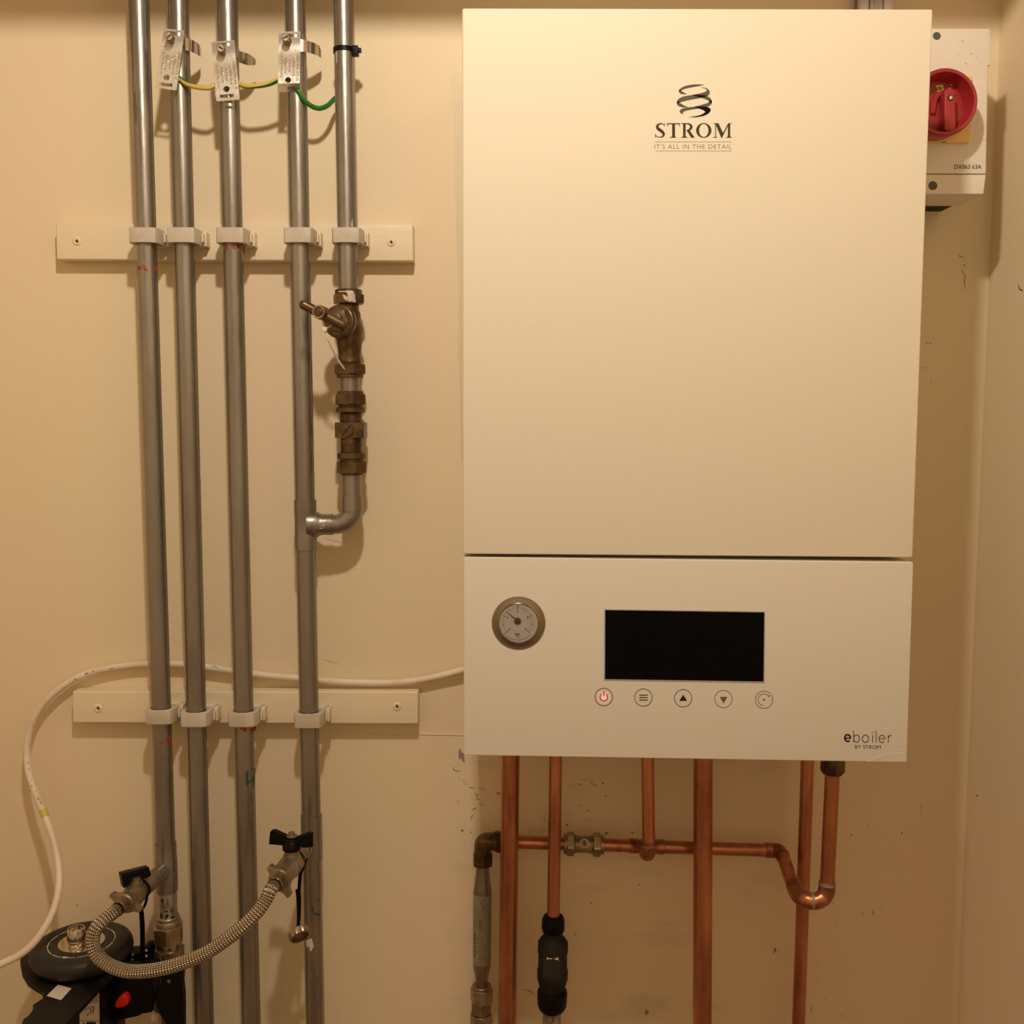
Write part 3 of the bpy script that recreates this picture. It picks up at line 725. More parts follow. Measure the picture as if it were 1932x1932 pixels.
# ------------------------------------------------------------------ earthing clamps, wire, ties
def earth_clamp(ax, corners, screw, slots, hole, cols, tail, ang, lab, fold=None):
    cx, cy = sum(c[0] for c in corners) / 4, sum(c[1] for c in corners) / 4
    yb = screw[1] + 12
    t = thing('earthing_clamp', lab, 'earth clamp', tuple(ax.at(yb)), 'earthing clamps on the pipes')
    m = M(); p = ax.at(yb - 11); q = ax.at(yb + 11); L = (q - p).length
    lathe(m, p, q - p, [(0, RP + .0002), (0, RP + .0009), (L, RP + .0009), (L, RP + .0002)], 40)
    for side in (1,):
        pts = tail; n = len(pts)
        vs = []
        for (x, y0, y1, d) in pts: vs += [P(x, y0, d), P(x, y1, d), P(x, y0, d - .0007), P(x, y1, d - .0007)]
        fs = []
        for i in range(n - 1):
            a = 4 * i; b = a + 4
            fs += [(a, a + 1, b + 1, b), (a + 2, b + 2, b + 3, a + 3), (a, b, b + 2, a + 2), (a + 1, a + 3, b + 3, b + 1)]
        fs += [(0, 2, 3, 1), (4 * n - 4, 4 * n - 3, 4 * n - 1, 4 * n - 2)]
        m.add(vs, fs)
    m.build('strap', 'steel', t)
    # tag plate: grid with holes, slightly arched
    TL, TR, BR, BL = corners
    NX, NY = 64, 180
    def uvp(u, v):
        x = (TL[0] * (1 - u) + TR[0] * u) * (1 - v) + (BL[0] * (1 - u) + BR[0] * u) * v
        y = (TL[1] * (1 - u) + TR[1] * u) * (1 - v) + (BL[1] * (1 - u) + BR[1] * u) * v
        return x, y
    def dep(u, v):
        d = .0655 + .0065 * math.sin(PI * min(1, max(0, (v - .02) / .75))) ** 1.3 - .0035 * math.exp(-((v - .36) / .05) ** 2) * 0 + .002 * math.sin(9 * v)
        if fold and v > fold: d -= (v - fold) * .09
        return d
    def open_(u, v):
        x, y = uvp(u, v)
        hx, hy, hr = hole
        if math.hypot(x - hx, y - hy) < hr: return True
        for (sx, sy, sw, sh, sa) in slots:
            dx, dy = x - sx, y - sy; c, s = math.cos(sa), math.sin(sa)
            if abs(dx * c + dy * s) < sw / 2 and abs(-dx * s + dy * c) < sh / 2: return True
        # rounded corners
        for (a, b) in ((0, 0), (1, 0), (0, 1), (1, 1)):
            du = abs(u - a) * 42; dv = abs(v - b) * 115
            if du < 4 and dv < 4 and math.hypot(4 - du, 4 - dv) > 4.3: return True
        return False
    m = M(); vs = []; idx = {}
    for j in range(NY + 1):
        for i in range(NX + 1):
            u, v = i / NX, j / NY; x, y = uvp(u, v); vs.append(P(x, y, dep(u, v)))
    nv = len(vs); vs += [v + Vector((0, .0008, 0)) for v in vs]
    fs = []; keep = set()
    for j in range(NY):
        for i in range(NX):
            if not open_((i + .5) / NX, (j + .5) / NY): keep.add((i, j))
    W = NX + 1
    for (i, j) in keep:
        a, b, c, d = j * W + i, j * W + i + 1, (j + 1) * W + i + 1, (j + 1) * W + i
        fs += [(a, d, c, b), (a + nv, b + nv, c + nv, d + nv)]
        if (i - 1, j) not in keep: fs.append((a, a + nv, d + nv, d))
        if (i + 1, j) not in keep: fs.append((c, c + nv, b + nv, b))
        if (i, j - 1) not in keep: fs.append((b, b + nv, a + nv, a))
        if (i, j + 1) not in keep: fs.append((d, d + nv, c + nv, c))
    used = sorted({k for f in fs for k in f}); mp = {k: n for n, k in enumerate(used)}
    m.add([vs[k] for k in used], [tuple(mp[k] for k in f) for f in fs])
    plate = m.build('tag_plate', 'tag', t, angle=25)
    # embossed lettering, five rows running down the plate
    e = M()
    for k, (st, v0, v1) in enumerate(cols):
        tv, tf = text_mesh(st, .012)
        xa = min(v[0] for v in tv); xb = max(v[0] for v in tv); ya = min(v[1] for v in tv); yb_ = max(v[1] for v in tv)
        uc = .90 - k * .185; hw = .062
        top = []; bot = []
        for v in tv:
            a = (v[0] - xa) / (xb - xa); w = (v[1] - ya) / (yb_ - ya)
            V = v0 + a * (v1 - v0); U = uc - hw + w * 2 * hw
            x, y = uvp(U, V); top.append(P(x, y, dep(U, V) + .0012))
        ff = []
        for f in tf:
            a, b, c = top[f[0]], top[f[1]], top[f[2]]
            ff.append(f if (b - a).cross(c - a).dot(Vector((0, -1, 0))) > 0 else f[::-1])
        # raised: side walls from boundary edges
        n = len(top); base = [p + Vector((0, .0014, 0)) for p in top]
        edges = {}
        for f in ff:
            for i in range(3):
                a, b = f[i], f[(i + 1) % 3]; edges[(a, b)] = 1
        sd = [(b, a, a + n, b + n) for (a, b) in edges if (b, a) not in edges]
        e.add(top + base, ff + sd)
    e.build('embossed_lettering', 'tag', plate, angle=10)
    # screw
    m = M(); c0 = P(screw[2], screw[3], .058); c1 = P(screw[0], screw[1], .086); a = (c1 - c0)
    L = a.length; rs = .0044
    lathe(m, c0, a, [(0, .0054), (.005, .0054), (.005, rs)] + [(.005 + k * .0008, rs - (.0004 if k % 2 else 0)) for k in range(1, int((L - .006) / .0008))] + [(L - .0008, rs), (L, rs * .86)], 30)
    s = m.build('clamp_screw', 'valvebody', t)
    n_ = a.normalized(); k = Print(c1, n_, .0002)
    w = 5.6; ca, sa = math.cos(ang), math.sin(ang)
    k.ribbon([(screw[0] - w * ca, screw[1] + w * sa, 2.2), (screw[0] + w * ca, screw[1] - w * sa, 2.2)])
    k.m.build('screw_slot', 'hole', s)
    return t
COLS = [('SAFETY ELECTRICAL', .34, .82), ('CONNECTION', .42, .72), ('DO NOT', .45, .66), ('REMOVE', .42, .68), ('EARTH BS951', .28, .74)]
earth_clamp(AX2, [(309, 53), (348, 58), (333, 171), (293, 165)], (318.5, 68, 327, 80), [(327, 63, 26, 6, .12), (312.5, 159.5, 25.5, 6, .1)], (314, 146, 5.6), COLS,
            [(350, 71, 95, .056), (357, 73, 96, .054), (364, 76, 99, .050), (372, 80, 103, .043), (377, 86, 106, .035), (379.5, 93, 107.5, .028)], .7,
            'metal earthing clamp with tilted embossed tag on the second silver pipe from the left')
earth_clamp(AX3, [(399, 79), (442, 75.5), (452, 188), (408, 191.5)], (416, 90, 422, 102), [(421, 84, 25, 6, -.05), (428, 181, 26.5, 6, -.07)], (427.3, 168, 5.8), COLS,
            [(448, 95, 117, .056), (455, 97, 119, .053), (463, 99.5, 122, .049), (470, 102, 123.5, .044), (477, 107, 123.5, .038), (483, 113, 122, .032)], -.5,
            'metal earthing clamp, the middle and lowest of three, on the third silver pipe')
earth_clamp(AX4, [(526, 60), (567, 59), (565, 173), (524, 174)], (538.5, 70, 547, 84), [(547, 67, 26, 6, 0), (549, 166, 14, 5, 0)], (543.5, 151, 5.6), COLS,
            [(567, 74, 97, .056), (576, 75.5, 98, .055), (585, 78, 100, .051), (594, 81.5, 103, .045), (602, 86, 107, .038), (606, 95, 109, .030)], .5,
            'metal earthing clamp with foot of tag folded, on fourth silver pipe from the left', fold=.86)
pts = [(330, 142, .055), (340, 149, .057), (352, 158, .058), (370, 164, .060), (392, 166, .061), (404, 162, .060), (420, 156, .057), (440, 152, .057), (450, 158, .058), (466, 162.5, .060), (490, 161.5, .060), (508, 158, .060), (526, 151, .060), (545, 150, .058),
       (562, 170, .057), (572, 186, .055), (586, 199, .050), (602, 204.5, .044), (618, 199, .036), (632, 186, .024), (650, 176, .020)]
wm = M(); tube(wm, smooth_path([P(x, y, d) for x, y, d in pts], 6), .0027, 16, uv=True)
tag(wm.build('earth_wire', 'wire'), 'green and yellow earth wire looping between the three earthing clamps', 'wire')

tt = thing('cable_tie', 'black plastic cable tie strapped round the rightmost silver pipe', 'cable tie', tuple(AX5.at(96)))
m = M(); p = AX5.at(92); q = AX5.at(100); tilt = (q - p).normalized(); L = ms(650, 96, DP, 8)
lathe(m, p, tilt, [(0, RP + .0001), (0, RP + .0013), (L, RP + .0013), (L, RP + .0001)], 44); m.build('strap', 'black', tt)
m = M(); c = P(671, 96.5, .049); box(m, c.x - .0032, c.x + .0032, .044, .054, c.z - .0048, c.z + .0048); m.build('head', 'black', tt, bevel=.0005)
m = M(); c = P(678, 95.5, .049); box(m, c.x - .0028, c.x + .0022, .047, .052, c.z - .0022, c.z + .0022); m.build('tail', 'black', tt, bevel=.0003)

# ------------------------------------------------------------------ white cable
pts = [(-140, 1880, .16), (-60, 1852, .15), (0, 1820, .14), (35, 1803, .135), (62, 1781, .13), (85, 1750, .12), (103, 1712, .105), (112, 1668, .085), (109, 1620, .068), (98, 1575, .055), (82, 1533, .045), (66, 1494, .038), (54, 1455, .03), (51, 1420, .024), (55, 1385, .020), (68, 1350, .018), (90, 1320, .016),
       (120, 1294, .014), (152, 1276, .012), (190, 1264, .011), (240, 1256, .010), (290, 1252.5, .010), (340, 1253.5, .010), (390, 1259, .010), (440, 1266, .010), (480, 1272, .010), (530, 1277, .010), (570, 1280, .010), (620, 1285, .010),
       (680, 1288, .010), (740, 1288, .010), (790, 1283, .010), (830, 1275, .010), (873, 1264, .011), (910, 1252, .012)]
cb = thing('white_cable', 'white electric cable sweeping from the boiler across the pipes to the lower left', 'cable', tuple(P(800, 1283, .01)))
sheath = M(); tube(sheath, smooth_path([P(*p) for p in pts], 6), .0041, 20); sheath.build('sheath', 'cable', cb)
m = M(); a = P(80.5, 1528, .0438); b = P(85.5, 1540, .0468); tube(m, [a, b], .00445, 20); m.build('yellow_band', 'yellowband', cb, label='yellow tape band round the cable')
for (x, y, l, w, an) in [(163, 1271, 9, 3.4, -.42), (176, 1267, 8, 2, -.35), (210, 1261.5, 10, 2, -.2), (142, 1282, 6, 2.4, -.5), (352, 1252.5, 12, 2, .05), (405, 1258, 16, 1.8, .12),
                     (55, 1408, 5, 1.2, 1.5), (53, 1440, 8, 1.6, 1.3), (55, 1452, 6, 2.2, 1.2), (60, 1472, 4, 2, 1.1), (60, 1483, 5, 2.4, 1.0), (67, 1492, 4, 1.6, 1.2), (72, 1507, 8, 3, 1.0), (77, 1515, 6, 3, 1.0)]:
    c_, s_ = math.cos(an), math.sin(an)
    q_ = [(x + c_ * u * l / 2 - s_ * v * w / 2, y + s_ * u * l / 2 + c_ * v * w / 2) for u, v in ((-1, 0), (-.4, -1), (.5, -.8), (1, 0), (.3, 1), (-.5, .7))]
    decal(sheath, [q_], cb, 'dark_scuff', 'scuff', step=.5, lift=.0002)

# ------------------------------------------------------------------ stopcock on pipe 5
def band(m, ax, y0, y1, wpx, kind='round', wpx2=None, mi=0, seg=40, rot=0.0):
    p = ax.at(y0); L = (ax.at(y1) - p).length; r = ax.r(wpx / 2, (y0 + y1) / 2); r2 = ax.r((wpx2 or wpx) / 2, y1)
    if kind == 'hex': hexnut(m, p, ax.dir, 0, L, r * .93, mi, rot)
    else: lathe(m, p, ax.dir, [(0, r * .94), (L * .12, r), (L * .88, r2), (L, r2 * .94)] if kind == 'round' else [(0, r), (L, r2)], seg, mi)
st = thing('stopcock', 'dark brass stopcock with a T handle on the rightmost silver pipe', 'valve', tuple(AX5.at(630)))
m = M(); band(m, AX5, 547, 557, 51); band(m, AX5, 555, 574, 57, 'hex', rot=.2); m.build('upper_nut', 'brass', st); nut5 = m
cyl = AX5
decal(nut5, [[(646, 555), (652, 557), (656, 562), (656, 568), (649, 564)], [(653, 548), (664, 548), (670, 556), (671, 571), (664, 572), (657, 569), (656, 556)], [(638, 549), (668, 549), (668, 551), (638, 551)]], st, 'silver_paint_drip', 'chip')
m = M(); band(m, AX5, 572, 592, 37); band(m, AX5, 588, 640, 44, wpx2=42)
p = AX5.at(625); lathe(m, AX5.at(596), AX5.dir, [(0, .008), (.004, .0125), (.014, .0160), (.026, .0150), (.045, .0125), (.052, .0135), (.053, .011)], 40)
band(m, AX5, 672, 690, 42)
m.build('body', 'brass', st)
bc = P(655, 612, .050); bf = P(638, 605.5, .0745); ab = (bf - bc).normalized()
m = M(); LB = (bf - bc).length
lathe(m, bc, ab, [(0, .0125), (LB * .35, .0150), (LB * .6, .0182), (LB * .86, .0188), (LB * .90, .0180), (LB, .0176), (LB + .0005, .0165), (LB + .0018, .0160), (LB + .002, .0148)], 48)
hexnut(m, bf, ab, .001, .006, .0122, rot=.4)
lathe(m, bf, ab, [(0, .008), (.012, .0078), (.013, .0055)], 30)
m.build('bonnet', 'bronze', st)
hc = P(606.6, 590.4, .112)
m = M(); a = hc - bf; lathe(m, bf, a, [(0, .0042), (a.length, .0042)], 24); m.build('spindle', 'bronze', st)
def capsule(m, a, b, r0, r1=None, seg=28, mi=0):
    r1 = r1 or r0; d = b - a; L = d.length; pr = []
    for k in range(0, 7): th = k / 6 * PI / 2; pr.append((r0 - r0 * math.cos(th), max(1e-4, r0 * math.sin(th))))
    for k in range(0, 7): th = k / 6 * PI / 2; pr.append((L - r1 + r1 * math.sin(th), max(1e-4, r1 * math.cos(th))))
    lathe(m, a, d, pr, seg, mi)
m = M(); aL = P(565, 571, .112); aR = P(655, 617.5, .106); capsule(m, aL, aR, .0052, .0057)
lathe(m, hc + ab * -.008, ab, [(0, .0066), (.002, .0074), (.0145, .0074), (.0155, .0068)], 32)
hd = m.build('handle', 'bronze', st)
m = M(); lathe(m, hc + ab * .0078, ab, [(0, .0070), (.0004, .0070), (.0004, .0054)], 30, cap=False); m.build('handle_ring', 'nickel', hd)
m = M(); lathe(m, hc + ab * .0072, ab, [(0, .0046), (.0012, .0042), (.0018, .0026), (.0019, .0004)], 24); sc1 = m.build('handle_screw', 'bronze', hd)
k = Print(hc + ab * .0094, ab, 0); k.ribbon([(602, 588, 1.2), (611, 592, 1.2)]); k.ribbon([(608.5, 586, 1.2), (604.5, 594.5, 1.2)]); k.m.build('screw_slot', 'hole', sc1)
m = M(); band(m, AX5, 687, 707, 57, 'hex', rot=.15); band(m, AX5, 705, 713, 50); m.build('lower_nut', 'bronze', st)

zt = thing('cable_tie', 'thin white cable tie looped round the tap handle spindle, tail hanging down', 'cable tie', tuple(P(613, 622, .10)))
m = M(); loop = [P(613, 621, .106), P(610, 612, .108), P(609, 603, .106), P(613, 597, .098), P(621, 600, .092), P(626, 609, .096), P(622, 616, .102), P(614, 620, .106)]
tube(m, smooth_path(loop, 5), .0011, 8); m.build('loop', 'ziptie', zt)
m = M(); c = P(613, 621.5, .107); box(m, c.x - .0022, c.x + .0022, .1045, .1095, c.z - .0022, c.z + .0022); m.build('head', 'ziptie', zt, bevel=.0004)
m = M(); tube(m, smooth_path([P(613, 624, .107), P(619, 641, .104), P(628, 660, .095), P(636, 676, .085), P(643, 687, .079), P(650.5, 697, .073)], 5), [.0011] * 24 + [.0009, .0006], 8); m.build('tail', 'ziptie', zt)

# double check valve
dc = thing('check_valve', 'dark brass in-line check valve with slotted screw, below the stopcock', 'valve', tuple(AX5.at(820)))
m = M(); band(m, AX5, 738, 746, 49); band(m, AX5, 743, 764, 57, 'hex', rot=.25); m.build('upper_nut', 'bronze', dc)
m = M(); band(m, AX5, 762, 769, 45); band(m, AX5, 768, 779, 55); band(m, AX5, 778, 800, 41); band(m, AX5, 822, 856, 41); band(m, AX5, 854, 866, 54); band(m, AX5, 864, 873, 46)
p0 = AX5.at(797); p1 = AX5.at(826); hw = AX5.r(27, 811)
box(m, p0.x - hw + .0003, p0.x + hw + .0003, DP - .014, DP + .0135, p1.z, p0.z)
m.build('body', 'brass', dc, angle=30)
m = M(); c = P(655, 811, DP + .0135); lathe(m, c, NB, [(0, .0075), (.0016, .0075), (.002, .007)], 30); s = m.build('slotted_screw', 'brass', dc)
k = Print(c, NB, .0022); k.ribbon([(647, 820, 3), (662, 802, 3)]); k.m.build('screw_slot', 'hole', s)
m = M(); band(m, AX5, 870, 893, 54, 'hex', rot=.05); band(m, AX5, 891, 896, 44); m.build('lower_nut', 'brass', dc)

# ------------------------------------------------------------------ boiler
bt = thing('wall_boiler', 'large cream electric boiler with gauge and black display on the wall', 'boiler', (P(1300, 1430, 0).x, 0, P(1300, 1430, .25).z))
DL, DRc, DRp = .250, .256, .260
cTL, cTR, cBR, cBL = P(872, 15, DL), P(1760.5, 17, DRc), P(1722.5, 1052, DRc), P(873, 1045.5, DL)
m = M(); slab(m, [cTL, cTR, cBR, cBL], .222); cov = m.build('front_cover', 'cover', bt, bevel=.0022, angle=30)
pTL, pTR, pBR, pBL = P(875, 1051, DL), P(1723.5, 1061, DRp), P(1711, 1438.5, DRp), P(875, 1425, DL)
m = M(); slab(m, [pTL, pTR, pBR, pBL], .222)
pan = m.build('control_panel', 'panel', bt, bevel=.0012, angle=30)
m = M(); box(m, cBL.x + .004, pBR.x - .006, 0.0, .223, pBL.z + .012, cTL.z - .004); m.build('casing', 'casing', bt, bevel=.001)
pc0, pcn = plane_from(cTL, cTR, cBL)
pp0, ppn = plane_from(pTL, pTR, pBL)
# logo on the cover
cv = lambda x, y: (1200 + x / 8.782, 140 + y / 8.782)
lg = Print(pc0, pcn, .0001, cv)
G, K, I = 0, 1, 2
lg.spoly([(1135, 177), (1060, 166), (940, 168), (820, 190), (745, 225), (712, 268), (712, 285), (750, 268), (800, 245), (900, 222), (1000, 205), (1080, 190)], G)
lg.spoly([(711, 275), (718, 310), (745, 328), (800, 334), (845, 330), (800, 308), (742, 268)], G, .00002)
lg.spoly([(712, 255), (728, 245), (748, 268), (722, 290), (710, 290)], K, .00005)
lg.spoly([(1065, 220), (1130, 218), (1185, 238), (1220, 275), (1226, 310), (1210, 345), (1180, 360), (1090, 347), (920, 345), (1050, 320), (1130, 300), (1172, 275), (1175, 260), (1150, 240), (1110, 227)], G)
lg.spoly([(920, 345), (1090, 347), (1180, 362), (1100, 390), (980, 410), (860, 430), (720, 470), (700, 480), (682, 455), (700, 410), (760, 375), (850, 355)], G, .00002)
lg.spoly([(915, 344), (1060, 341), (1195, 358), (1090, 394), (1000, 370)], K, .00005)
lg.spoly([(1185, 360), (1235, 395), (1256, 440), (1250, 500), (1205, 535), (1130, 546), (950, 541), (1100, 505), (1190, 475), (1215, 455), (1190, 430), (1085, 392)], G, .00001)
lg.spoly([(1208, 455), (1243, 413), (1258, 450), (1256, 495), (1235, 472)], K, .00005)
lg.spoly([(678, 475), (720, 467), (770, 505), (860, 545), (780, 552), (710, 535), (675, 500)], G, .00001)
lg.spoly([(674, 492), (680, 445), (695, 430), (722, 465), (690, 485)], K, .00005)
lg.spoly([(1130, 546), (950, 541), (830, 550), (745, 575), (718, 615), (730, 640), (784, 670), (768, 645), (800, 610), (900, 590), (1040, 568)], G, .00001)
lg.spoly([(950, 540), (1100, 532), (1190, 540), (1235, 570), (1240, 600), (1210, 650), (1130, 690), (1000, 715), (865, 711), (960, 700), (1060, 680), (1130, 645), (1148, 625), (1130, 600), (1040, 567)], K, .00005)
lg.ribbon([tuple(v) for v in smooth_path([(466, 846, 12), (440, 823, 14), (405, 820, 20), (372, 834, 32), (352, 864, 42), (362, 898, 48), (400, 928, 52), (436, 956, 50), (458, 992, 42), (446, 1026, 28), (420, 1041, 18), (380, 1044, 13), (345, 1034, 11), (324, 1010, 9)], 5)], I)
lg.poly([(466, 812), (478, 812), (476, 868), (470, 868)], I); lg.poly([(318, 985), (326, 985), (332, 1020), (326, 1046), (316, 1046)], I)
lg.rect(598, 818, 646, 1045, I); lg.rect(518, 812, 728, 829, I, .00002); lg.poly([(514, 812), (532, 812), (526, 866), (518, 866)], I, .00003); lg.poly([(712, 812), (729, 812), (725, 868), (717, 868)], I, .00003); lg.poly([(558, 1052), (570, 1041), (598, 1034), (646, 1034), (660, 1041), (670, 1052)], I, .00003)
lg.rect(780, 816, 822, 1045, I); lg.poly([(748, 811), (880, 811), (880, 822), (782, 826), (748, 822)], I, .00002); lg.poly([(746, 1052), (756, 1041), (780, 1034), (822, 1034), (848, 1041), (860, 1052)], I, .00003)
lg.ribbon([tuple(v) for v in smooth_path([(815, 820, 16), (860, 821, 18), (896, 834, 30), (914, 862, 42), (913, 885, 42), (896, 911, 34), (865, 927, 22), (835, 934, 12)], 5)], I, .00004)
lg.poly([(838, 930), (884, 922), (972, 1052), (915, 1052)], I, .00005)
n = 56; vs = []
for ro in ((127, 122), (77, 108)): vs.append([(1122 + ro[0] * math.cos(2 * PI * i / n), 932 + ro[1] * math.sin(2 * PI * i / n)) for i in range(n)])
for i in range(n): j = (i + 1) % n; lg.poly([vs[0][i], vs[0][j], vs[1][j], vs[1][i]], I)
lg.rect(1312, 820, 1326, 1045, I); lg.poly([(1270, 1052), (1290, 1040), (1335, 1040), (1354, 1052)], I, .00002); lg.poly([(1276, 812), (1330, 812), (1330, 824), (1290, 822)], I, .00002)
lg.poly([(1312, 812), (1366, 812), (1443, 975), (1424, 1054), (1412, 1054)], I, .00003); lg.poly([(1412, 1054), (1428, 1000), (1528, 812), (1546, 812), (1424, 1054)], I, .00004)
lg.rect(1522, 816, 1560, 1045, I, .00001); lg.poly([(1528, 812), (1592, 812), (1580, 822), (1528, 826)], I, .00002); lg.poly([(1484, 1052), (1500, 1041), (1522, 1036), (1560, 1036), (1578, 1041), (1592, 1052)], I, .00003)
lg.rect(318, 1119, 1585, 1125, 3); lg.rect(318, 1269, 1582, 1275, 3)
lg.text("IT'S ALL IN THE DETAIL", 308, 1160, 1583, 1236, 3, off=-.012, sp=1.12)
lg.m.build('printed_logo', ['inkmid', 'inkblack', 'ink', 'inkthin'], cov, label='brown and grey swirl emblem with STROM lettering')
# display
dp = Print(pp0, ppn, .0001)
m = M()
def ppt(x, y, e=0): return PP(x, y, pp0 + ppn * e, ppn)
quad_o = [(1140, 1149), (1443.5, 1153.5), (1442, 1287.5), (1139.5, 1283)]
quad_i = [(1142, 1151), (1441.8, 1155.5), (1440.3, 1285.5), (1141.5, 1281)]
prism(m, [ppt(*p, .0001) for p in quad_o], ppn * .0005); fr = m.build('display', ['rim'], pan)
m = M(); prism(m, [ppt(*p, .0007) for p in quad_i], ppn * .0003); m.build('display_screen', 'screen', fr) if False else None
fr2 = M(); prism(fr2, [ppt(*p, .0006) for p in quad_i], ppn * .0003); fr2.build('screen', 'screen', pan, label='black glossy screen')
fr.name = 'display_frame'
# buttons
bx = [(1139.3, 1315, 16.9), (1214, 1316, 16.9), (1289, 1317.3, 16.9), (1365, 1318.8, 16.9), (1441.4, 1320.2, 16.9)]
k = Print(pp0, ppn, .0001); k.disc(bx[0][0], bx[0][1], 16, 0); k.m.build('power_light', 'glow', pan, label='red backlit glow of the power key')
for i, (x, y, r) in enumerate(bx):
    k = Print(pp0, ppn, .0002); k.ring(x, y, r - .5, 1.0 if i else 1.2)
    if i == 0:
        k.ring(x, y + .4, 7.2, 1.6, a0=125, a1=415, n=30); k.rect(x - .7, y - 11, x + .8, y - 1.5)
    if i == 1:
        for dy in (-4.6, 0, 4.8): k.rect(x - 8, y + dy - .8, x + 8, y + dy + .8)
    if i == 2: k.poly([(x - 7.4, y + 5), (x + 7.2, y + 5), (x, y - 6.8)])
    if i == 3: k.poly([(x - 7, y - 4), (x + 7.2, y - 4), (x + .2, y + 8)])
    if i == 4:
        k.ring(x - .3, y, 11, 1.0, a0=40, a1=268, n=36); k.disc(x, y, 1.9); k.poly([(x + 6.6, y - 8.6), (x + 10.6, y - 8.2), (x + 9.4, y - 4.4)])
    k.m.build('touch_button', 'inkdark' if i < 3 else 'inkthin', pan, label=['power touch key with red light', 'menu touch key with three bars', 'up arrow touch key', 'down arrow touch key', 'clock-like dial touch key'][i])
# eboiler lettering
ev = lambda x, y: (1280 + x / 4.2, 1130 + (y + (x - 1313) * .014) / 4.2)
k = Print(pp0, ppn, .0002, ev); w = 5.4
k.ring(1341, 1102, 22, 13, a0=8, a1=315, n=36, ry=27); k.rect(1322, 1098, 1368, 1108)
k.rect(1386, 1042, 1391, 1136); k.ring(1412, 1105, 23, w, ry=29.5)
k.ring(1482, 1105, 25, w, ry=29.5); k.rect(1536, 1075, 1541, 1135); k.disc(1538, 1054, 4); k.rect(1564, 1040, 1569, 1135)
k.ring(1613, 1105, 23, w, a0=2, a1=318, n=36, ry=29.5); k.rect(1591, 1101, 1638, 1106)
k.rect(1661, 1075, 1666, 1135); k.ribbon([(1664, 1098, 3), (1669, 1084, 5), (1678, 1077, 5), (1690, 1076, 5)])
k.text('BY STROM', 1399, 1157, 1604, 1184, 0, off=-.006)
k.m.build('printed_logo', 'inkdark', pan, label='dark eboiler lettering in the lower right corner')
# creases and lifted corner of the protective film
m = M()
def crease(pts, r):
    tube(m, smooth_path([ppt(x, y, -.00005) for x, y in pts], 4), r, 6)
crease([(1393, 1424), (1430, 1392), (1480, 1352), (1560, 1290), (1640, 1226), (1700, 1180)], .00014)
crease([(1620, 1355), (1660, 1310), (1710, 1258)], .00011)
crease([(1638, 1437), (1660, 1429), (1690, 1423), (1710, 1420)], .00030)
crease([(1640, 1433), (1650, 1431), (1672, 1422), (1700, 1414)], .0003)
m.build('film_crease', 'panel', pan)
# pressure gauge
gc = ppt(978.4, 1175.5); rG = ms(978, 1175, .25, 50.6)
g = M(); lathe(g, gc - ppn * .0005, ppn, [(0, rG * .98), (0, rG), (.0008, rG), (.0013, rG * .985), (.0018, rG * .77), (.0022, rG * .75), (.0010, rG * .725), (.0009, rG * .70)], 80, cap=False)
gg = g.build('pressure_gauge', 'bezel', bt)
m = M(); lathe(m, gc + ppn * .0006, ppn, [(0, rG * .72), (.0002, rG * .72)], 60); m.build('dial_face', 'dial', gg)
gcx, gcy = 976.6, 1173.5
k = Print(gc + ppn * .0008, ppn, .0002)
def pol(a, r): return (gcx + r * math.cos(math.radians(a)), gcy - r * math.sin(math.radians(a)))
for i in range(41):
    a = 222 - i * 6.6; mj = i % 10 == 0; md = i % 5 == 0
    r0, r1, w = (24.5, 30, 1.0) if mj else ((25, 29.5, .8) if md else (26, 29, .35))
    p_, q_ = pol(a, r0), pol(a, r1); k.ribbon([(p_[0], p_[1], w), (q_[0], q_[1], w)])
for i, (ch) in enumerate('01234'):
    a = 222 - i * 66; c = pol(a, 20.5); hw_ = .5 if ch == '1' else 1.7; k.text(ch, c[0] - hw_, c[1] - 2.5, c[0] + hw_, c[1] + 2.5)
k.text('bar', 972, 1193.5, 981.5, 1199, off=.01); k.text('MPa', 973.5, 1201, 980.5, 1203.6)
k.text('0.2', 974.5, 1141.4, 979.5, 1144.6); k.ring(gcx, gcy + 1, 33, .5, a0=218, a1=322, n=30)
k.m.build('dial_markings', 'inkdark', gg)
m = M(); hb = PP(976.4, 1171.4, gc + ppn * .0010, ppn); lathe(m, hb, ppn, [(0, rG * .126), (.0008, rG * .126), (.0010, rG * .11)], 30)
k = Print(gc + ppn * .0016, ppn, 0); k.ribbon([(954.5, 1153, .7), (966, 1162.6, 1.5), (976, 1171, 2.2)]); m.add(k.m.v, k.m.f); m.build('needle', 'hub', gg)
m = M(); lathe(m, gc + ppn * .0024, ppn, [(0, rG * .748), (.00001, .0001)], 60, cap=False); m.build('glass', 'glass', gg)

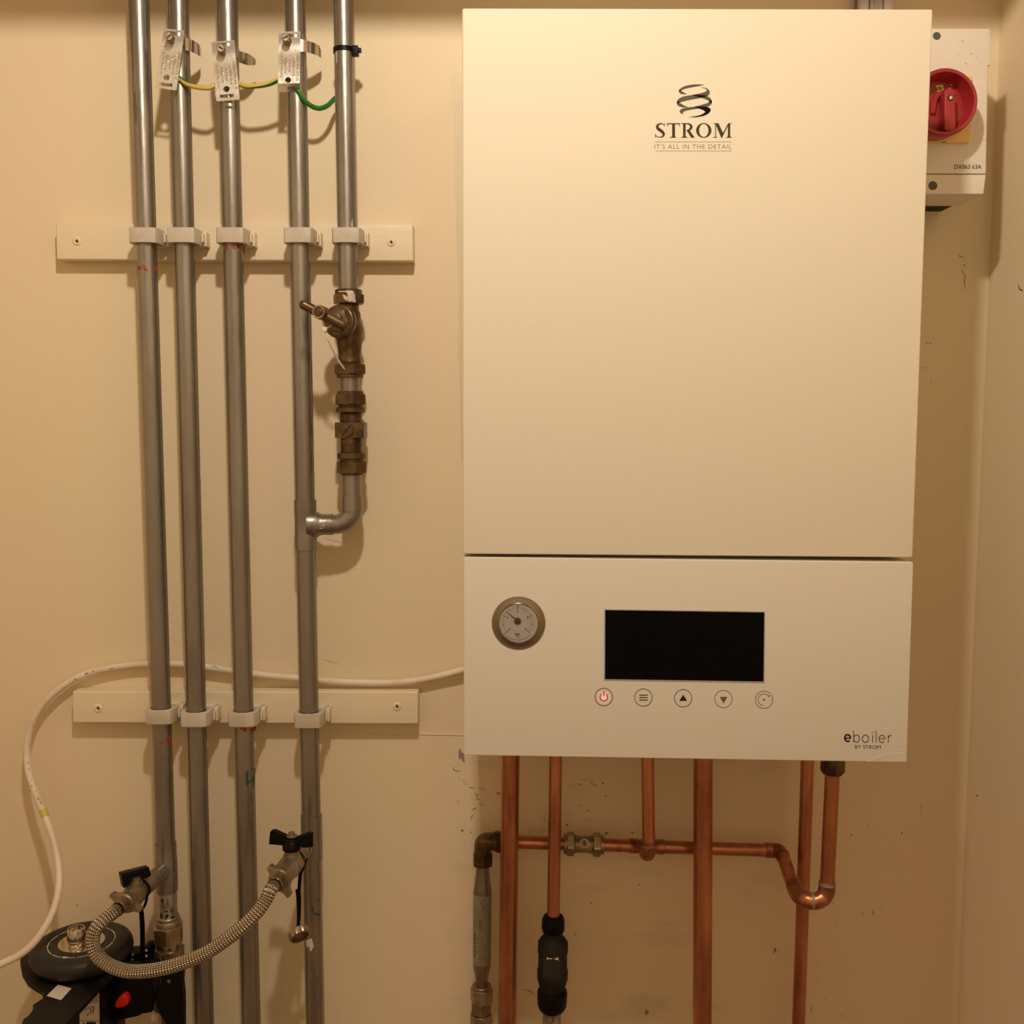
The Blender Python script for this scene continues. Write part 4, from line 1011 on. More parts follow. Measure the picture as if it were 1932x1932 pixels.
# ------------------------------------------------------------------ trunking and cable above the boiler
tk = thing('cable_trunking', 'dirty white plastic trunking rising behind the top right of the boiler', 'trunking', tuple(P(1655, 60, 0)))
def strip(x0, x1, d0, d1, mtl, nm, par):
    a = P(x0, 8, d1); b = P(x1, 8, d1); m = M(); box(m, a.x, b.x, d0, d1, P(1650, 70, d1).z, ZC - .001); return m.build(nm, mtl, par, bevel=.0006)
strip(1623.5, 1666, 0, .022, 'trunk', 'trunking_body', tk)
strip(1639.5, 1642, .022, .0225, 'inkthin', 'seam', tk)
strip(1650, 1653, .022, .0235, 'trunk', 'rib', tk)
strip(1669, 1686, 0, .026, 'trunk', 'side_channel', tk)
m = M(); a = P(1616, 60, .008); lathe(m, a, Vector((0, 0, 1)), [(0, .0035), (ZC - a.z - .001, .0035)], 20)
tag(m.build('grey_cable', 'greencable'), 'thin dirty grey cable rising beside the white trunking above the boiler', 'cable')

# ------------------------------------------------------------------ isolator switch
it = thing('isolator_switch', 'pale grey isolator switch with red rotary knob beside the boiler', 'switch', (P(1790, 366, .05).x, 0, P(1790, 366, .108).z))
XLi = P(1712, 200, .108).x
def ibox(name, xr0, xr1, y0, y1, d0, d1, mtl='iso', xl=None, bev=.0012):
    q = [P(1712, y0, d1), P(xr0, y0, d1), P(xr1, y1, d1), P(1712, y1, d1)]
    for i in (0, 3): q[i].x = XLi
    for i in (0, 1): q[i].z = (q[0].z + q[1].z) / 2 if i == 0 else q[0].z
    q[2].z = q[3].z = (q[2].z + q[3].z) / 2
    m = M(); slab(m, q, d0); return m.build(name, mtl, it, bevel=bev)
ibox('enclosure', 1866, 1860.5, 53.5, 327.6, 0, .1075)
ibox('bottom_cover', 1860.5, 1856, 329.2, 366, .046, .1075)
a = P(1712, 366, .1075); b_ = P(1856, 366, .1075)
m = M(); box(m, XLi + .002, b_.x - .001, 0, .045, a.z + .0035, a.z + .02); m.build('gland_plate', 'hole', it)
q = [P(1850, 54.5, .1073), P(1868, 54.5, .1073), P(1868.5, 123, .1073), P(1850, 124, .1073)]; m = M(); slab(m, q, .02); m.build('upper_shoulder', 'iso', it, bevel=.0006)
ip = Vector((0, -.1075, 0))
m = M(); q = [P(1836, 149, .1079), P(1862, 149, .1079), P(1861, 264, .1079), P(1829, 264, .1079)]; slab(m, q, .107); m.build('label_strip', 'iso', it, bevel=.0002)
k = Print(ip, NB, .0002); k.disc(1767.5, 67.7, 7.4, n=30); k.m.build('screw_hole', 'screwhole', it)
k = Print(ip, NB, .0002); k.disc(1760, 350.3, 8.4, n=30); k.m.build('screw_hole', 'screwhole', it)
k = Print(ip, NB, .0002); k.text('DX063 63A', 1800.3, 310.5, 1851.8, 318.6, off=.004, slope=.002); k.m.build('printed_rating', 'ink', it)
k = Print(ip, NB, .0002)
for x, y, r in [(1816, 78, 1), (1833, 101.5, 1.1), (1809, 103, .7), (1842, 106, .8), (1822, 119.5, 1)]: k.disc(x, y, r, n=8)
k.m.build('dust_speck', 'inkthin', it)
m = M(); q = [P(1733, 143, .1125), P(1834, 143, .1125), P(1829.5, 269, .1125), P(1733, 269, .1125)]; slab(m, q, .1070); yp = m.build('yellow_plate', 'yellow', it, bevel=.001)
k = Print(Vector((0, -.1125, 0)), NB, .0002); k.poly([(1759, 264), (1767, 258), (1782, 257.5), (1776, 263)]); k.poly([(1776, 268), (1785, 267.4), (1785, 268.6), (1776, 269)]); k.m.build('plate_symbol', 'inkblack', yp)
kc = P(1782.8, 193, .1125); kf = P(1782.8, 192, .140); kc = Vector((kf.x, -.1125, kf.z)); rK = ms(1783, 192, .140, 62.6)
m = M(); lathe(m, kc, NB, [(0, rK * .90), (.002, rK * .95), (.022, rK), (.0270, rK * .985), (.0280, rK * .95), (.0275, rK * .88), (.010, rK * .80), (.0085, rK * .77), (.0085, .0001)], 90, cap=False)
kn = m.build('rotary_knob', 'red', it, angle=45)
m = M(); dK = .1125
gp = [(1792.5, 163), (1802, 172), (1803.5, 245), (1799, 247), (1785, 247), (1782, 243), (1782.5, 172)]
prism(m, [P(x, y, .136) for x, y in gp], (0, .015, 0)); m.build('grip', 'red', kn, bevel=.001)
m = M(); c = P(1793.3, 184.7, .1362); lathe(m, c, NB, [(0, .0030), (.0003, .0030), (.0004, .0001)], 24); m.build('knob_hole', 'hole', kn)
m = M(); lathe(m, c + NB * .0005, NB, [(0, .0021), (.0005, .0019), (.0008, .0006)], 20); m.build('knob_screw', 'chrome', kn)
k = Print(Vector((0, -.1213, 0)), NB, .0002); k.poly([(1764.5, 161), (1779, 159.5), (1780.5, 167), (1779, 172), (1768, 172.5)]); k.disc(1800, 155, 9.5, n=28, ry=7.5); k.m.build('yellow_window', 'yellow', kn)
k = Print(Vector((0, -.1215, 0)), NB, .0003); k.text('I ON', 1767, 163.5, 1777.5, 170.5, off=.02, slope=.08); k.m.build('printed_on', 'inkblack', kn)
m = M(); prism(m, [P(x, y, .125) for x, y in [(1757, 192), (1766, 175), (1782, 168), (1768, 188), (1764, 212), (1757, 214)]], (0, .004, 0)); m.build('inner_step', 'reddark', kn)

# ------------------------------------------------------------------ copper pipes under the boiler
GC = 'copper pipes below the boiler'
zb = pBL.z + .02
def copper_drop(x0, x1, d, r, lab, ybot=None, y0=1430, y1=1932):
    ax = Axis((x0, y0), (x1, y1), d); p = ext(ax.p, ax.q, zb + .02); q = ext(ax.p, ax.q, 0) if ybot is None else ax.at(ybot)
    m = M(); lathe(m, p, q - p, [(0, r), ((q - p).length, r)], 44)
    o = m.build('copper_pipe', 'copper'); tag(o, lab, 'pipe', GC); return ax
copper_drop(963, 957.3, .062, .0107, 'leftmost thick copper pipe dropping straight from the boiler to below the frame')
AB = copper_drop(1048.5, 1044, .075, .0075, 'thin copper pipe from the boiler down into the black tundish', 1738, 1430, 1730)
copper_drop(1326.7, 1325, .075, .0110, 'thick copper pipe dropping straight down under the middle of the boiler')
copper_drop(1523.5, 1506.7, .052, .0076, 'rightmost thin copper pipe running straight down behind the U bend')
DG = .034
cr = thing('copper_pipe_run', 'soldered horizontal copper run with a riser and a U bend at its right end', 'pipe', tuple(P(1250, 1598, DG)), GC)
def GY(x): return 1589 + (x - 980) * .0326
def gp_(x): return P(x, GY(x), DG)
def seg_tube(x0, x1, r, name, mtl='copper'):
    a, b = gp_(x0), gp_(x1); m = M(); lathe(m, a, b - a, [(0, r), ((b - a).length, r)], 36); return m.build(name, mtl, cr)
rg = .0077
seg_tube(936, 1076, rg, 'left_tube'); seg_tube(1128, 1195, rg, 'middle_tube'); seg_tube(1246, 1452, rg, 'right_tube')
# tee and forward elbow for the riser
m = M(); a, b = gp_(1187), gp_(1252); L = (b - a).length
lathe(m, a, b - a, [(0, rg), (0, .0088), (L * .24, .0088), (L * .27, .0082), (L * .73, .0082), (L * .76, .0088), (L, .0088), (L, rg)], 36)
rb = P(1224, 1592, .078)
ctee = gp_(1220)
pth = [rb + Vector((0, 0, .002)), rb, rb + Vector((0, .001, -.0075)), Vector((rb.x - .0004, rb.y + .005, rb.z - .0135)), Vector((rb.x - .0008, rb.y + .012, rb.z - .0160)), Vector((ctee.x, ctee.y - .018, rb.z - .0165)), ctee]
tube(m, smooth_path(pth, 6), .0088, 28)
tee = m.build('tee_and_elbow', 'copperfit', cr)
axr = Axis((1221.8, 1430), (1224, 1590), .078); p = ext(axr.p, axr.q, zb + .02); q = axr.at(1594)
m = M(); lathe(m, p, q - p, [(0, .0075), ((q - p).length, .0075)], 40); m.build('riser', 'copper', cr)
m = M(); lathe(m, axr.at(1593), axr.dir, [(-.0012, .0078), (-.0004, .0086), (.0008, .0090), (.0014, .0089)], 36); m.build('solder_joint', 'solder', cr)
for x in (1188, 1251.5):
    a = gp_(x); b = gp_(x + 3); m = M(); lathe(m, a, b - a, [(-.0008, .0079), (-.0003, .0089), (.0003, .0089), (.0008, .0079)], 30); m.build('solder_joint', 'solder', cr)
# U bend: wall elbow, straight coming forward, elbow left->, riser
DU = .160
qF = P(1560.5, 1664, DU); zU = P(1532, 1700, DU).z
e1 = P(1466, GY(1466), DG); 
zg = e1.z
pF = PZ(1503, 1680, (zg + zU) / 2)          # front corner of the straight
pts = [gp_(1444), gp_(1458), P(1468, GY(1462) + 1, DG + .003), P(1475, GY(1462) + 8, DG + .012), P(1479.5, 1622, .055), P(1486, 1642, .082), P(1493, 1662, .108), P(1499, 1676, .124)]
m = M(); tube(m, smooth_path(pts, 6), .0077, 28); m.build('bend_tube', 'copper', cr)
m = M(); tube(m, smooth_path(pts[:5], 6)[:-4], .0088, 28); m.build('upper_elbow', 'copperfit', cr)
pts2 = [P(1497.5, 1671, .117), P(1502, 1682, .131), P(1509, 1692, .147), P(1520, 1697.5, .157), P(1533, 1700.5, DU), P(1546, 1698, DU + .001), P(1555.5, 1690, DU), P(1560, 1678, DU), P(1560.7, 1664, DU)]
m = M(); tube(m, smooth_path(pts2, 6), .0089, 30); m.build('lower_elbows', 'copperfit', cr)
a = P(1529, 1700, DU); b = P(1540, 1700, DU); m = M(); tube(m, smooth_path([a, (a + b) / 2, b], 4), .0092, 28); m.build('solder_patch', 'solder', cr)
axf = Axis((1571, 1450), (1560.7, 1666), DU)
m = M(); p = ext(axf.p, axf.q, zb + .015); q = axf.at(1668); lathe(m, p, q - p, [(0, .0077), ((q - p).length, .0077)], 40); m.build('front_riser', 'copper', cr)
m = M(); lathe(m, axf.at(1666), axf.dir, [(-.0015, .008), (-.0005, .0089), (.0012, .0093), (.002, .009)], 36); m.build('solder_joint', 'solder', cr)
m = M(); lathe(m, axf.at(1438) + Vector((0, 0, .006)), axf.dir, [(0, .0122), (.0155, .0124), (.0165, .0118), (.0168, .0112), (.0185, .0105), (.0188, .0080)], 48, rfun=lambda t, r, th: r + (.0004 * math.cos(th * 16) if t < .016 else 0)); m.build('union_nut', 'brass', cr)
# isolating valve
iv = thing('isolating_valve', 'small brass isolating valve with a white screw ring on the horizontal copper run', 'valve', tuple(gp_(1101)))
gd = (gp_(1200) - gp_(1000)).normalized()
def gband(m, x0, x1, w, kind='round', rot=0.0):
    a = gp_(x0); L = (gp_(x1) - a).length; r = ms(x0, 1590, DG, w / 2)
    if kind == 'hex': hexnut(m, a, gd, 0, L, r * .93, rot=rot)
    else: lathe(m, a, gd, [(0, r * .93), (L * .1, r), (L * .9, r), (L, r * .93)], 36)
m = M(); gband(m, 1063.5, 1070, 38); gband(m, 1069, 1083, 42, 'hex', .5); m.build('left_nut', 'valvebody', iv)
m = M(); gband(m, 1082, 1120, 31); gband(m, 1084, 1086.5, 34); gband(m, 1114, 1117, 34); m.build('body', 'valvebody', iv)
m = M(); gband(m, 1118, 1133, 42, 'hex', .5); gband(m, 1132, 1139.5, 36); m.build('right_nut', 'nickel', iv)
c = P(1102.5, 1590.5, DG + .0102)
m = M(); lathe(m, c, NB, [(0, .0054), (.0012, .0054), (.0012, .0041)], 30, cap=False); m.build('screw_ring', 'chip', iv, label='white screw ring')
m = M(); lathe(m, c, NB, [(0, .0040), (.0008, .0038)], 24); s = m.build('valve_screw', 'valvebody', iv)
k = Print(c, NB, .001); k.rect(1101.6, 1585.5, 1103.4, 1595.5); k.m.build('screw_slot', 'hole', s)
# compression elbow and flexible connector on the left
fe = thing('compression_elbow', 'brass compression elbow at the left end of the horizontal copper run', 'elbow fitting', tuple(P(912, 1590, DG)))
m = M(); c0 = gp_(941); c1 = P(911, 1588.5, DG); c2 = P(911, 1612, DG)
tube(m, smooth_path([c0, P(926, 1587.5, DG), P(916, 1588, DG), P(911.5, 1593, DG), P(911, 1601, DG), c2], 6), .0104, 30)
box(m, P(903, 1590, DG).x, P(919, 1590, DG).x, DG, DG + .0108, P(911, 1601, DG).z, P(911, 1584, DG).z)
m.build('body', 'brass', fe)
m = M(); a = gp_(931); gdn = gd; r = .0118; lathe(m, a, gd, [(0, .0108), (.001, r), (.0035, r), (.004, .0108)], 36); hexnut(m, a, gd, .003, .0105, .0118, rot=.3); m.build('right_nut', 'brass', fe)
AH = Axis((911, 1600), (908, 1932), DG)
m = M(); band(m, AH, 1606, 1611, 31); band(m, AH, 1610, 1632, 37.5, 'hex', rot=.4); m.build('lower_nut', 'brass', fe)
fc = thing('flexible_connector', 'slim flexible water connector with grey label hanging from the compression elbow', 'flexible hose', tuple(AH.at(1900)))
m = M(); p = AH.at(1630)
def tt_(y): return AH.t(y) - AH.t(1630)
def rr_(w, y): return AH.r(w / 2, y)
lathe(m, p, AH.dir, [(0, rr_(24, 1632)), (tt_(1650), rr_(26, 1650)), (tt_(1676), rr_(33, 1676)), (tt_(1681), rr_(34, 1681)), (tt_(1820), rr_(33, 1820)), (tt_(1826), rr_(32, 1826)), (tt_(1845), rr_(23, 1845)), (tt_(1862), rr_(21, 1862))], 48,
      rfun=lambda t, r, th: r * (1 - .045 * (math.cos(th * 10) ** 8)) if (t < tt_(1678) or t > tt_(1822)) else r)
m.build('hose', 'hosemetal', fc)
m = M(); lathe(m, AH.at(1684), AH.dir, [(0, rr_(34.6, 1690)), (tt_(1815) - tt_(1684), rr_(33.8, 1810))], 48, cap=False); lb = m.build('label_sleeve', 'hoselabel', fc)
rl = rr_(34.9, 1750)
def hosemark(polys): 
    return cyl_marks(AH, polys, lb, 'label_print', 'inkthin', r=rl)
pl = []
for x in (907, 910.5, 913.5):
    for (a_, b_) in ((1696, 1701), (1703, 1708), (1710, 1716)) if x > 907 else ((1700, 1706),): pl.append([(x - .6, a_), (x + .6, a_), (x + .6, b_), (x - .6, b_)])
for x in (905.5, 908.5): pl.append([(x - .5, 1737), (x + .5, 1737), (x + .5, 1755), (x - .5, 1755)])
for a_ in range(1760, 1806, 8): pl.append([(894.5, a_), (897, a_ + .5), (897, a_ + 5), (894.5, a_ + 6)])
hosemark(pl)
m = M(); band(m, AH, 1858, 1866, 35); band(m, AH, 1864, 1889, 40, 'hex', rot=.2); m.build('upper_nut', 'valvebody', fc)
m = M(); band(m, AH, 1888, 1909, 38, 'hex', rot=.6); band(m, AH, 1906, 1914, 28); m.build('union', 'valvebody', fc)
m = M(); band(m, AH, 1912, 1945, 39, 'hex', rot=.1); m.build('lower_nut', 'valvebody', fc)
m = M(); a = AH.at(1940); b = ext(AH.p, AH.q, 0); lathe(m, a, b - a, [(0, .0075), ((b - a).length, .0075)], 30); m.build('supply_tail', 'greylow', fc)

# tundish
AT = Axis((1044, 1730), (1041, 1932), .075)
td = thing('tundish', 'black plastic tundish on the thin copper pipe', 'tundish', tuple(AT.at(1900)))
def rt(w, y): return AT.r(w / 2, y)
def tT(y): return AT.t(y) - AT.t(1726)
m = M(); lathe(m, AT.at(1726), AT.dir, [(0, rt(26, 1726)), (tT(1728), rt(36, 1728)), (tT(1734), rt(42, 1734)), (tT(1752), rt(43.5, 1752)), (tT(1757), rt(40, 1757)), (tT(1758), rt(34, 1758))], 56, rfun=lambda t, r, th: r * (1 + .02 * math.cos(th * 12)) if tT(1730) < t < tT(1756) else r); m.build('top_nut', 'black', td)
m = M(); lathe(m, AT.at(1726), AT.dir, [(tT(1757), rt(33, 1757)), (tT(1764), rt(35, 1764)), (tT(1770), rt(46, 1770)), (tT(1777), rt(56, 1777)), (tT(1795), rt(57.5, 1795)), (tT(1797), rt(54, 1797)), (tT(1828), rt(55, 1828)), (tT(1830), rt(58, 1830)), (tT(1846), rt(57.5, 1846)), (tT(1868), rt(43, 1868)), (tT(1872), rt(42, 1872))], 56)
bd = m.build('body', 'blackm', td)
m = M(); c = P(1042, 1822, .075 + .0162); box(m, c.x - .0105, c.x + .0105, .085, .075 + .0172, P(1042, 1845, .09).z, P(1042, 1809, .09).z); m.build('air_gap_window', 'hole', bd, bevel=.001)
k = Print(Vector((0, -.0925, 0)), NB, .0003); k.poly([(1031.5, 1805.5), (1034, 1807.5), (1044, 1808.5), (1050, 1807.5), (1053.5, 1806), (1053.5, 1812.5), (1050, 1810.5), (1034, 1809.5), (1031.5, 1810.5)]); k.m.build('window_highlight', 'whitetag', bd)  # pale stroke: highlight on the window edge, painted as a flat shape
m = M(); lathe(m, AT.at(1726), AT.dir, [(tT(1867), rt(48, 1867)), (tT(1869), rt(55, 1869)), (tT(1873), rt(57, 1873)), (tT(1895), rt(55, 1895)), (tT(1903), rt(48, 1903)), (tT(1907), rt(38, 1907))], 56); m.build('lower_collar', 'black', td)
m = M(); a = AT.at(1903); b = ext(AT.p, AT.q, 0); lathe(m, a, b - a, [(0, .0110), ((b - a).length, .0110)], 40); tag(m.build('drain_pipe', 'greylow'), 'grey metal drain pipe leaving the bottom of the black tundish', 'pipe')

# ------------------------------------------------------------------ filling loop valves
def wingnut(m, c, a, tips, r, th):
    """disc collar with two swept ears; c front centre, a axis to the camera, tips in pixels"""
    lathe(m, c - a * th, a, [(0, r * .9), (th * .15, r), (th * .8, r), (th, r * .90), (th, r * .62)], 40)
    for (tx, ty) in tips:
        tp = PP(tx, ty, c - a * (th * .5), a); o = c - a * (th * .5); w = (tp - o); L = w.length; w.normalize(); s = a.cross(w).normalized()
        out = []
        for (u, v) in [(.35, .78), (.50, .56), (.64, .34), (.80, .24), (.94, .22), (1.0, .12), (1.0, -.12), (.94, -.22), (.80, -.24), (.64, -.34), (.50, -.56), (.35, -.78)]:
            out.append(o - a * (th * .40) + w * (L * u) + s * (r * v))
        prism(m, out, a * (th * .8))
AL = adl
fl = thing('filling_valve', 'brass filling valve with black lever on the leftmost silver pipe', 'valve', tuple(SL))
def la(x, y):                       # distance along the left axis of the pixel
    q_ = HZ(x, y); return (q_ - SL).dot(AL)
tc_, tb_, tw_ = la(284, 1662), la(258, 1686), la(233, 1706)
m = M(); lathe(m, SL, AL, [(la(300, 1648), .0080), (la(297, 1651), .0094), (la(284, 1661), .0098), (la(284, 1661) + .0006, .0085)], 34)
lathe(m, SL, AL, [(tc_, .0085), (tc_ + .0005, .0104), (tc_ + .012, .0106), (tc_ + .016, .0092), (tb_ - .004, .0100), (tb_, .0122), (tb_ + .008, .0124), (tw_ - .008, .0100)], 40)
m.build('body', 'valvebody', fl, angle=50)
st_p = SL + AL * (tb_ - .002)
m = M(); lathe(m, st_p, Vector((0, 0, 1)), [(0, .007), (.014, .0065), (.0145, .0045), (.018, .0045)], 28); m.build('stem', 'valvebody', fl)
m = M(); wingnut(m, EL, AL, [(210, 1686), (267.5, 1716.5)], .0112, .009); m.build('wing_nut', 'valvebody', fl, bevel=.0005, angle=40)
# lever: block seen from above, its left end nearer
lv = [(229, 1649, .118), (281, 1636, .098), (286, 1652, .098), (272, 1659, .102), (256, 1668, .108), (252, 1670, .109), (234, 1676, .117)]
pa, pb, pc_ = P(229, 1649, .118), P(286, 1652, .098), P(234, 1676, .118)
p0_, n0_ = plane_from(pa, pb, pc_)
m = M(); prism(m, [PP(x, y, p0_, n0_) for x, y, d in lv], -n0_ * .0105); lvo = m.build('lever', 'black', fl, bevel=.0008)
m = M(); c = PP(242, 1645, p0_ - n0_ * .0045, n0_); lathe(m, Vector((c.x, c.y, max(PP(242, 1646, p0_, n0_).z, c.z) - .0006)), Vector((0, 0, 1)), [(0, .0036), (.0004, .0036)], 20); m.build('lever_hole', 'hole', lvo)
# strap
sl_ = thing('retaining_strap', 'black rubber strap hanging from the left filling valve down to the filter bracket', 'strap', tuple(P(268, 1760, .06)))
m = M(); rs_ = .0113; cs = SL + AL * (tb_ - .010); lathe(m, cs - AL * .0022, AL, [(0, .0098), (0, rs_), (.0030, rs_), (.0030, .0098)], 40); m.build('collar', 'black', sl_)
m = M(); tube(m, smooth_path([P(275, 1680, .085), P(277, 1692, .085), P(274, 1706, .083), P(269, 1715, .080)], 5), .0016, 10); m.build('link', 'black', sl_)
def tape(m, pts, w, th):
    vs = []
    for (x, y, d, ww) in pts:
        for s in (-1, 1):
            for e in (0, th): vs.append(P(x + s * ww / 2, y, d - e))
    fs = []; n = len(pts)
    for i in range(n - 1):
        a = 4 * i; b = a + 4
        fs += [(a, b, b + 2, a + 2), (a + 1, a + 3, b + 3, b + 1), (a, a + 1, b + 1, b), (a + 2, b + 2, b + 3, a + 3)]
    fs += [(0, 2, 3, 1), (4 * n - 4, 4 * n - 3, 4 * n - 1, 4 * n - 2)]
    m.add(vs, fs)
m = M(); tape(m, [(264, 1708, .078, 9), (267, 1722, .076, 9), (268.5, 1745, .072, 9.5), (269, 1775, .070, 9), (269, 1800, .069, 10), (268, 1822, .068, 12)], 9, .003); m.build('strap_tail', 'black', sl_, bevel=.0004)

# right-hand filling valve
fr_ = thing('filling_valve', 'brass filling valve with black butterfly handle on the fourth silver pipe', 'valve', tuple(S4))
def ra(x, y): return (PZ(x, y, z4) - S4).dot(ad4)
t5a, t5b, t5w = .026, ra(552, 1633), ra(525, 1661)
m = M(); lathe(m, S4, ad4, [(t5a, .0090), (t5a + .001, .0108), (t5a + .012, .0110), (t5a + .014, .0098), (t5b - .010, .0100), (t5b - .006, .0122)], 40)
hexnut(m, S4, ad4, t5b - .008, t5b + .003, .0128, rot=.5)
lathe(m, S4, ad4, [(t5b + .002, .0120), (t5b + .010, .0128), (t5w - .009, .0118)], 40)
m.build('body', 'valvebody', fr_, angle=45)
hcx = P(548.5, 1612, .098)
sp4 = PZ(551, 1632, z4)
m = M(); hb_ = Vector((sp4.x, sp4.y, z4)); topz = hcx.z
lathe(m, hb_, Vector((0, 0, 1)), [(0, .0088), (.014, .0084), (.0145, .0075), (.018, .0075)], 32); m.build('stem', 'valvebody', fr_)
hx, hy = sp4.x, sp4.y; dh = -hy
zb0 = P(550, 1610, dh + .009).z; zb1 = P(550, 1576, dh).z
m = M(); H = zb1 - zb0
lathe(m, Vector((hx, hy, zb0)), Vector((0, 0, 1)), [(0, .0090), (.001, .0102), (H * .30, .0104), (H * .42, .0092), (H * .55, .0088), (H * .62, .0076), (H * .80, .0066), (H * .9, .0040)], 40)
def wing(pts_, th):
    prism(m, [P(x, y, dh + th / 2) for x, y in pts_], (0, th, 0))
wing([(507, 1593), (509, 1571), (513.5, 1567.5), (520, 1568), (541, 1578), (541, 1596), (532, 1595.5)], .006)
wing([(590.5, 1573), (590, 1599), (570, 1600), (563, 1594), (556, 1590), (557, 1581), (580, 1572.5)], .006)
m.build('butterfly_handle', 'black', fr_, bevel=.0007, angle=45)
m = M(); c = P(550, 1578, dh); lathe(m, Vector((hx, hy, c.z)), Vector((0, 0, 1)), [(0, .0060), (.001, .0062), (.0015, .0045), (.0016, .0036), (.0048, .0034), (.0052, .0028)], 24); m.build('handle_nut', 'valvebody', fr_)
m = M(); wingnut(m, E4, ad4, [(508, 1633), (547.5, 1690)], .0120, .010); m.build('wing_nut', 'valvebody', fr_, bevel=.0005, angle=40)
# strap and cap on the right valve
sr = thing('blanking_cap', 'ribbed metal cap dangling on a black strap from the right-hand filling valve', 'cap', tuple(P(565, 1765, .085)))
m = M(); cs = S4 + ad4 * (t5b - .012); lathe(m, cs - ad4 * .003, ad4, [(0, .0100), (0, .0122), (.006, .0122), (.006, .0100)], 40); m.build('collar', 'black', sr)
m = M(); tube(m, smooth_path([P(574, 1600, .080), P(577.5, 1608, .082), P(577, 1620, .084), P(572, 1636, .088), P(567, 1648, .090), P(565.5, 1662, .088), P(564, 1680, .085)], 5), .0021, 10)
tube(m, smooth_path([P(583, 1600, .075), P(583, 1609, .078), P(578, 1619, .082)], 5), .0011, 8)
m.build('link', 'black', sr)
m = M(); tape(m, [(562, 1678, .088, 10), (563.5, 1692, .087, 9.5), (564, 1715, .086, 8), (563.5, 1735, .086, 7), (562.5, 1752, .086, 7)], 9, .003); m.build('strap', 'black', sr, bevel=.0004)
cc = P(563, 1758, .088); tgt_ = P(570, 1773, .094); ac = (tgt_ - cc).normalized(); ac = (ac + Vector((0, -.25, 0))).normalized()
m = M(); rc = .0118
lathe(m, cc - ac * .002, ac, [(0, .004), (.0005, .0095), (.0015, rc), (.0085, rc), (.0092, rc * .96), (.0092, rc * .84), (.002, rc * .82), (.002, .0001)], 60, cap=False, rfun=lambda t, r, th: r + (.0006 * math.cos(th * 14) if r > .0115 else 0))
m.build('cap', 'nickel', sr)

# braided hose
hs = thing('braided_hose', 'braided steel hose curving between the two filling valves', 'hose', tuple(P(300, 1835, .18)))
NR = E4 + ad4 * .013; NL = EL + AL * .013
pts = [(502, 1697, .176), (484, 1722, .183), (458, 1748, .188), (428, 1772, .191), (392, 1796, .193), (352, 1814, .194), (312, 1826, .194), (274, 1832, .192), (240, 1832, .189), (208, 1822, .186), (184, 1803, .183), (175, 1779, .180), (179, 1756, .177), (192, 1739, .172)]
path = [NR, NR + ad4 * .010] + [P(*p) for p in pts] + [NL + AL * .010, NL]
m = M(); tube(m, smooth_path(path, 10), .0072, 32, uv=True); m.build('braid', 'braid', hs)
for (n0, ax_, nm) in ((E4, ad4, 'upper_nut'), (EL, AL, 'lower_nut')):
    m = M(); lathe(m, n0, ax_, [(-.002, .0068), (.0015, .0068)], 30); hexnut(m, n0, ax_, .001, .010, .0068, rot=.3); lathe(m, n0, ax_, [(.0098, .0062), (.0125, .0064)], 30); m.build(nm, 'nickel', hs)
    m = M(); lathe(m, n0, ax_, [(.0122, .0060), (.0122, .0077), (.0142, .0077), (.0142, .0060)], 34); m.build('ferrule', 'black', hs)

# ------------------------------------------------------------------ ball valve under pipe 1
bv = thing('ball_valve', 'nickel ball valve with black lever below the leftmost silver pipe', 'valve', tuple(AX1.at(1850)))
m = M(); band(m, AX1, 1727, 1737, 42); band(m, AX1, 1734, 1749, 46); m.build('olive_ring', 'valvebody', bv)
m = M(); band(m, AX1, 1744, 1775, 55, 'hex', rot=.25); m.build('compression_nut', 'nickel', bv)
m = M(); band(m, AX1, 1773, 1792, 44); band(m, AX1, 1787, 1816, 53, 'hex', rot=.55); band(m, AX1, 1814, 1870, 44); band(m, AX1, 1868, 1900, 34); band(m, AX1, 1898, 1960, 44)
m.build('body', 'nickel', bv)
m = M(); p = AX1.at(1955); q = ext(AX1.p, AX1.q, 0); lathe(m, p, q - p, [(0, RP), ((q - p).length, RP)], 40); m.build('lower_tube', 'grey', bv)
m = M(); lpts = [(301, 1840), (322, 1833), (345, 1832), (343, 1855), (345.5, 1880), (346, 1910), (346, 1960), (312, 1960), (311.5, 1930), (300, 1912), (294, 1898), (292.5, 1885), (296, 1874), (301, 1866), (303, 1852)]
prism(m, [P(x, y, .100) for x, y in lpts], (0, .011, 0)); lv2 = m.build('lever', 'black', bv, bevel=.0015)
m = M(); c = P(319, 1851, .100); lathe(m, c, NB, [(0, .0022), (.0008, .0022), (.0009, .0012)], 20); m.build('lever_screw', 'nickel', lv2)
m = M(); c = P(325, 1860, .045); lathe(m, c, NB, [(0, .008), (.045, .008)], 24); m.build('stem', 'brass', bv)

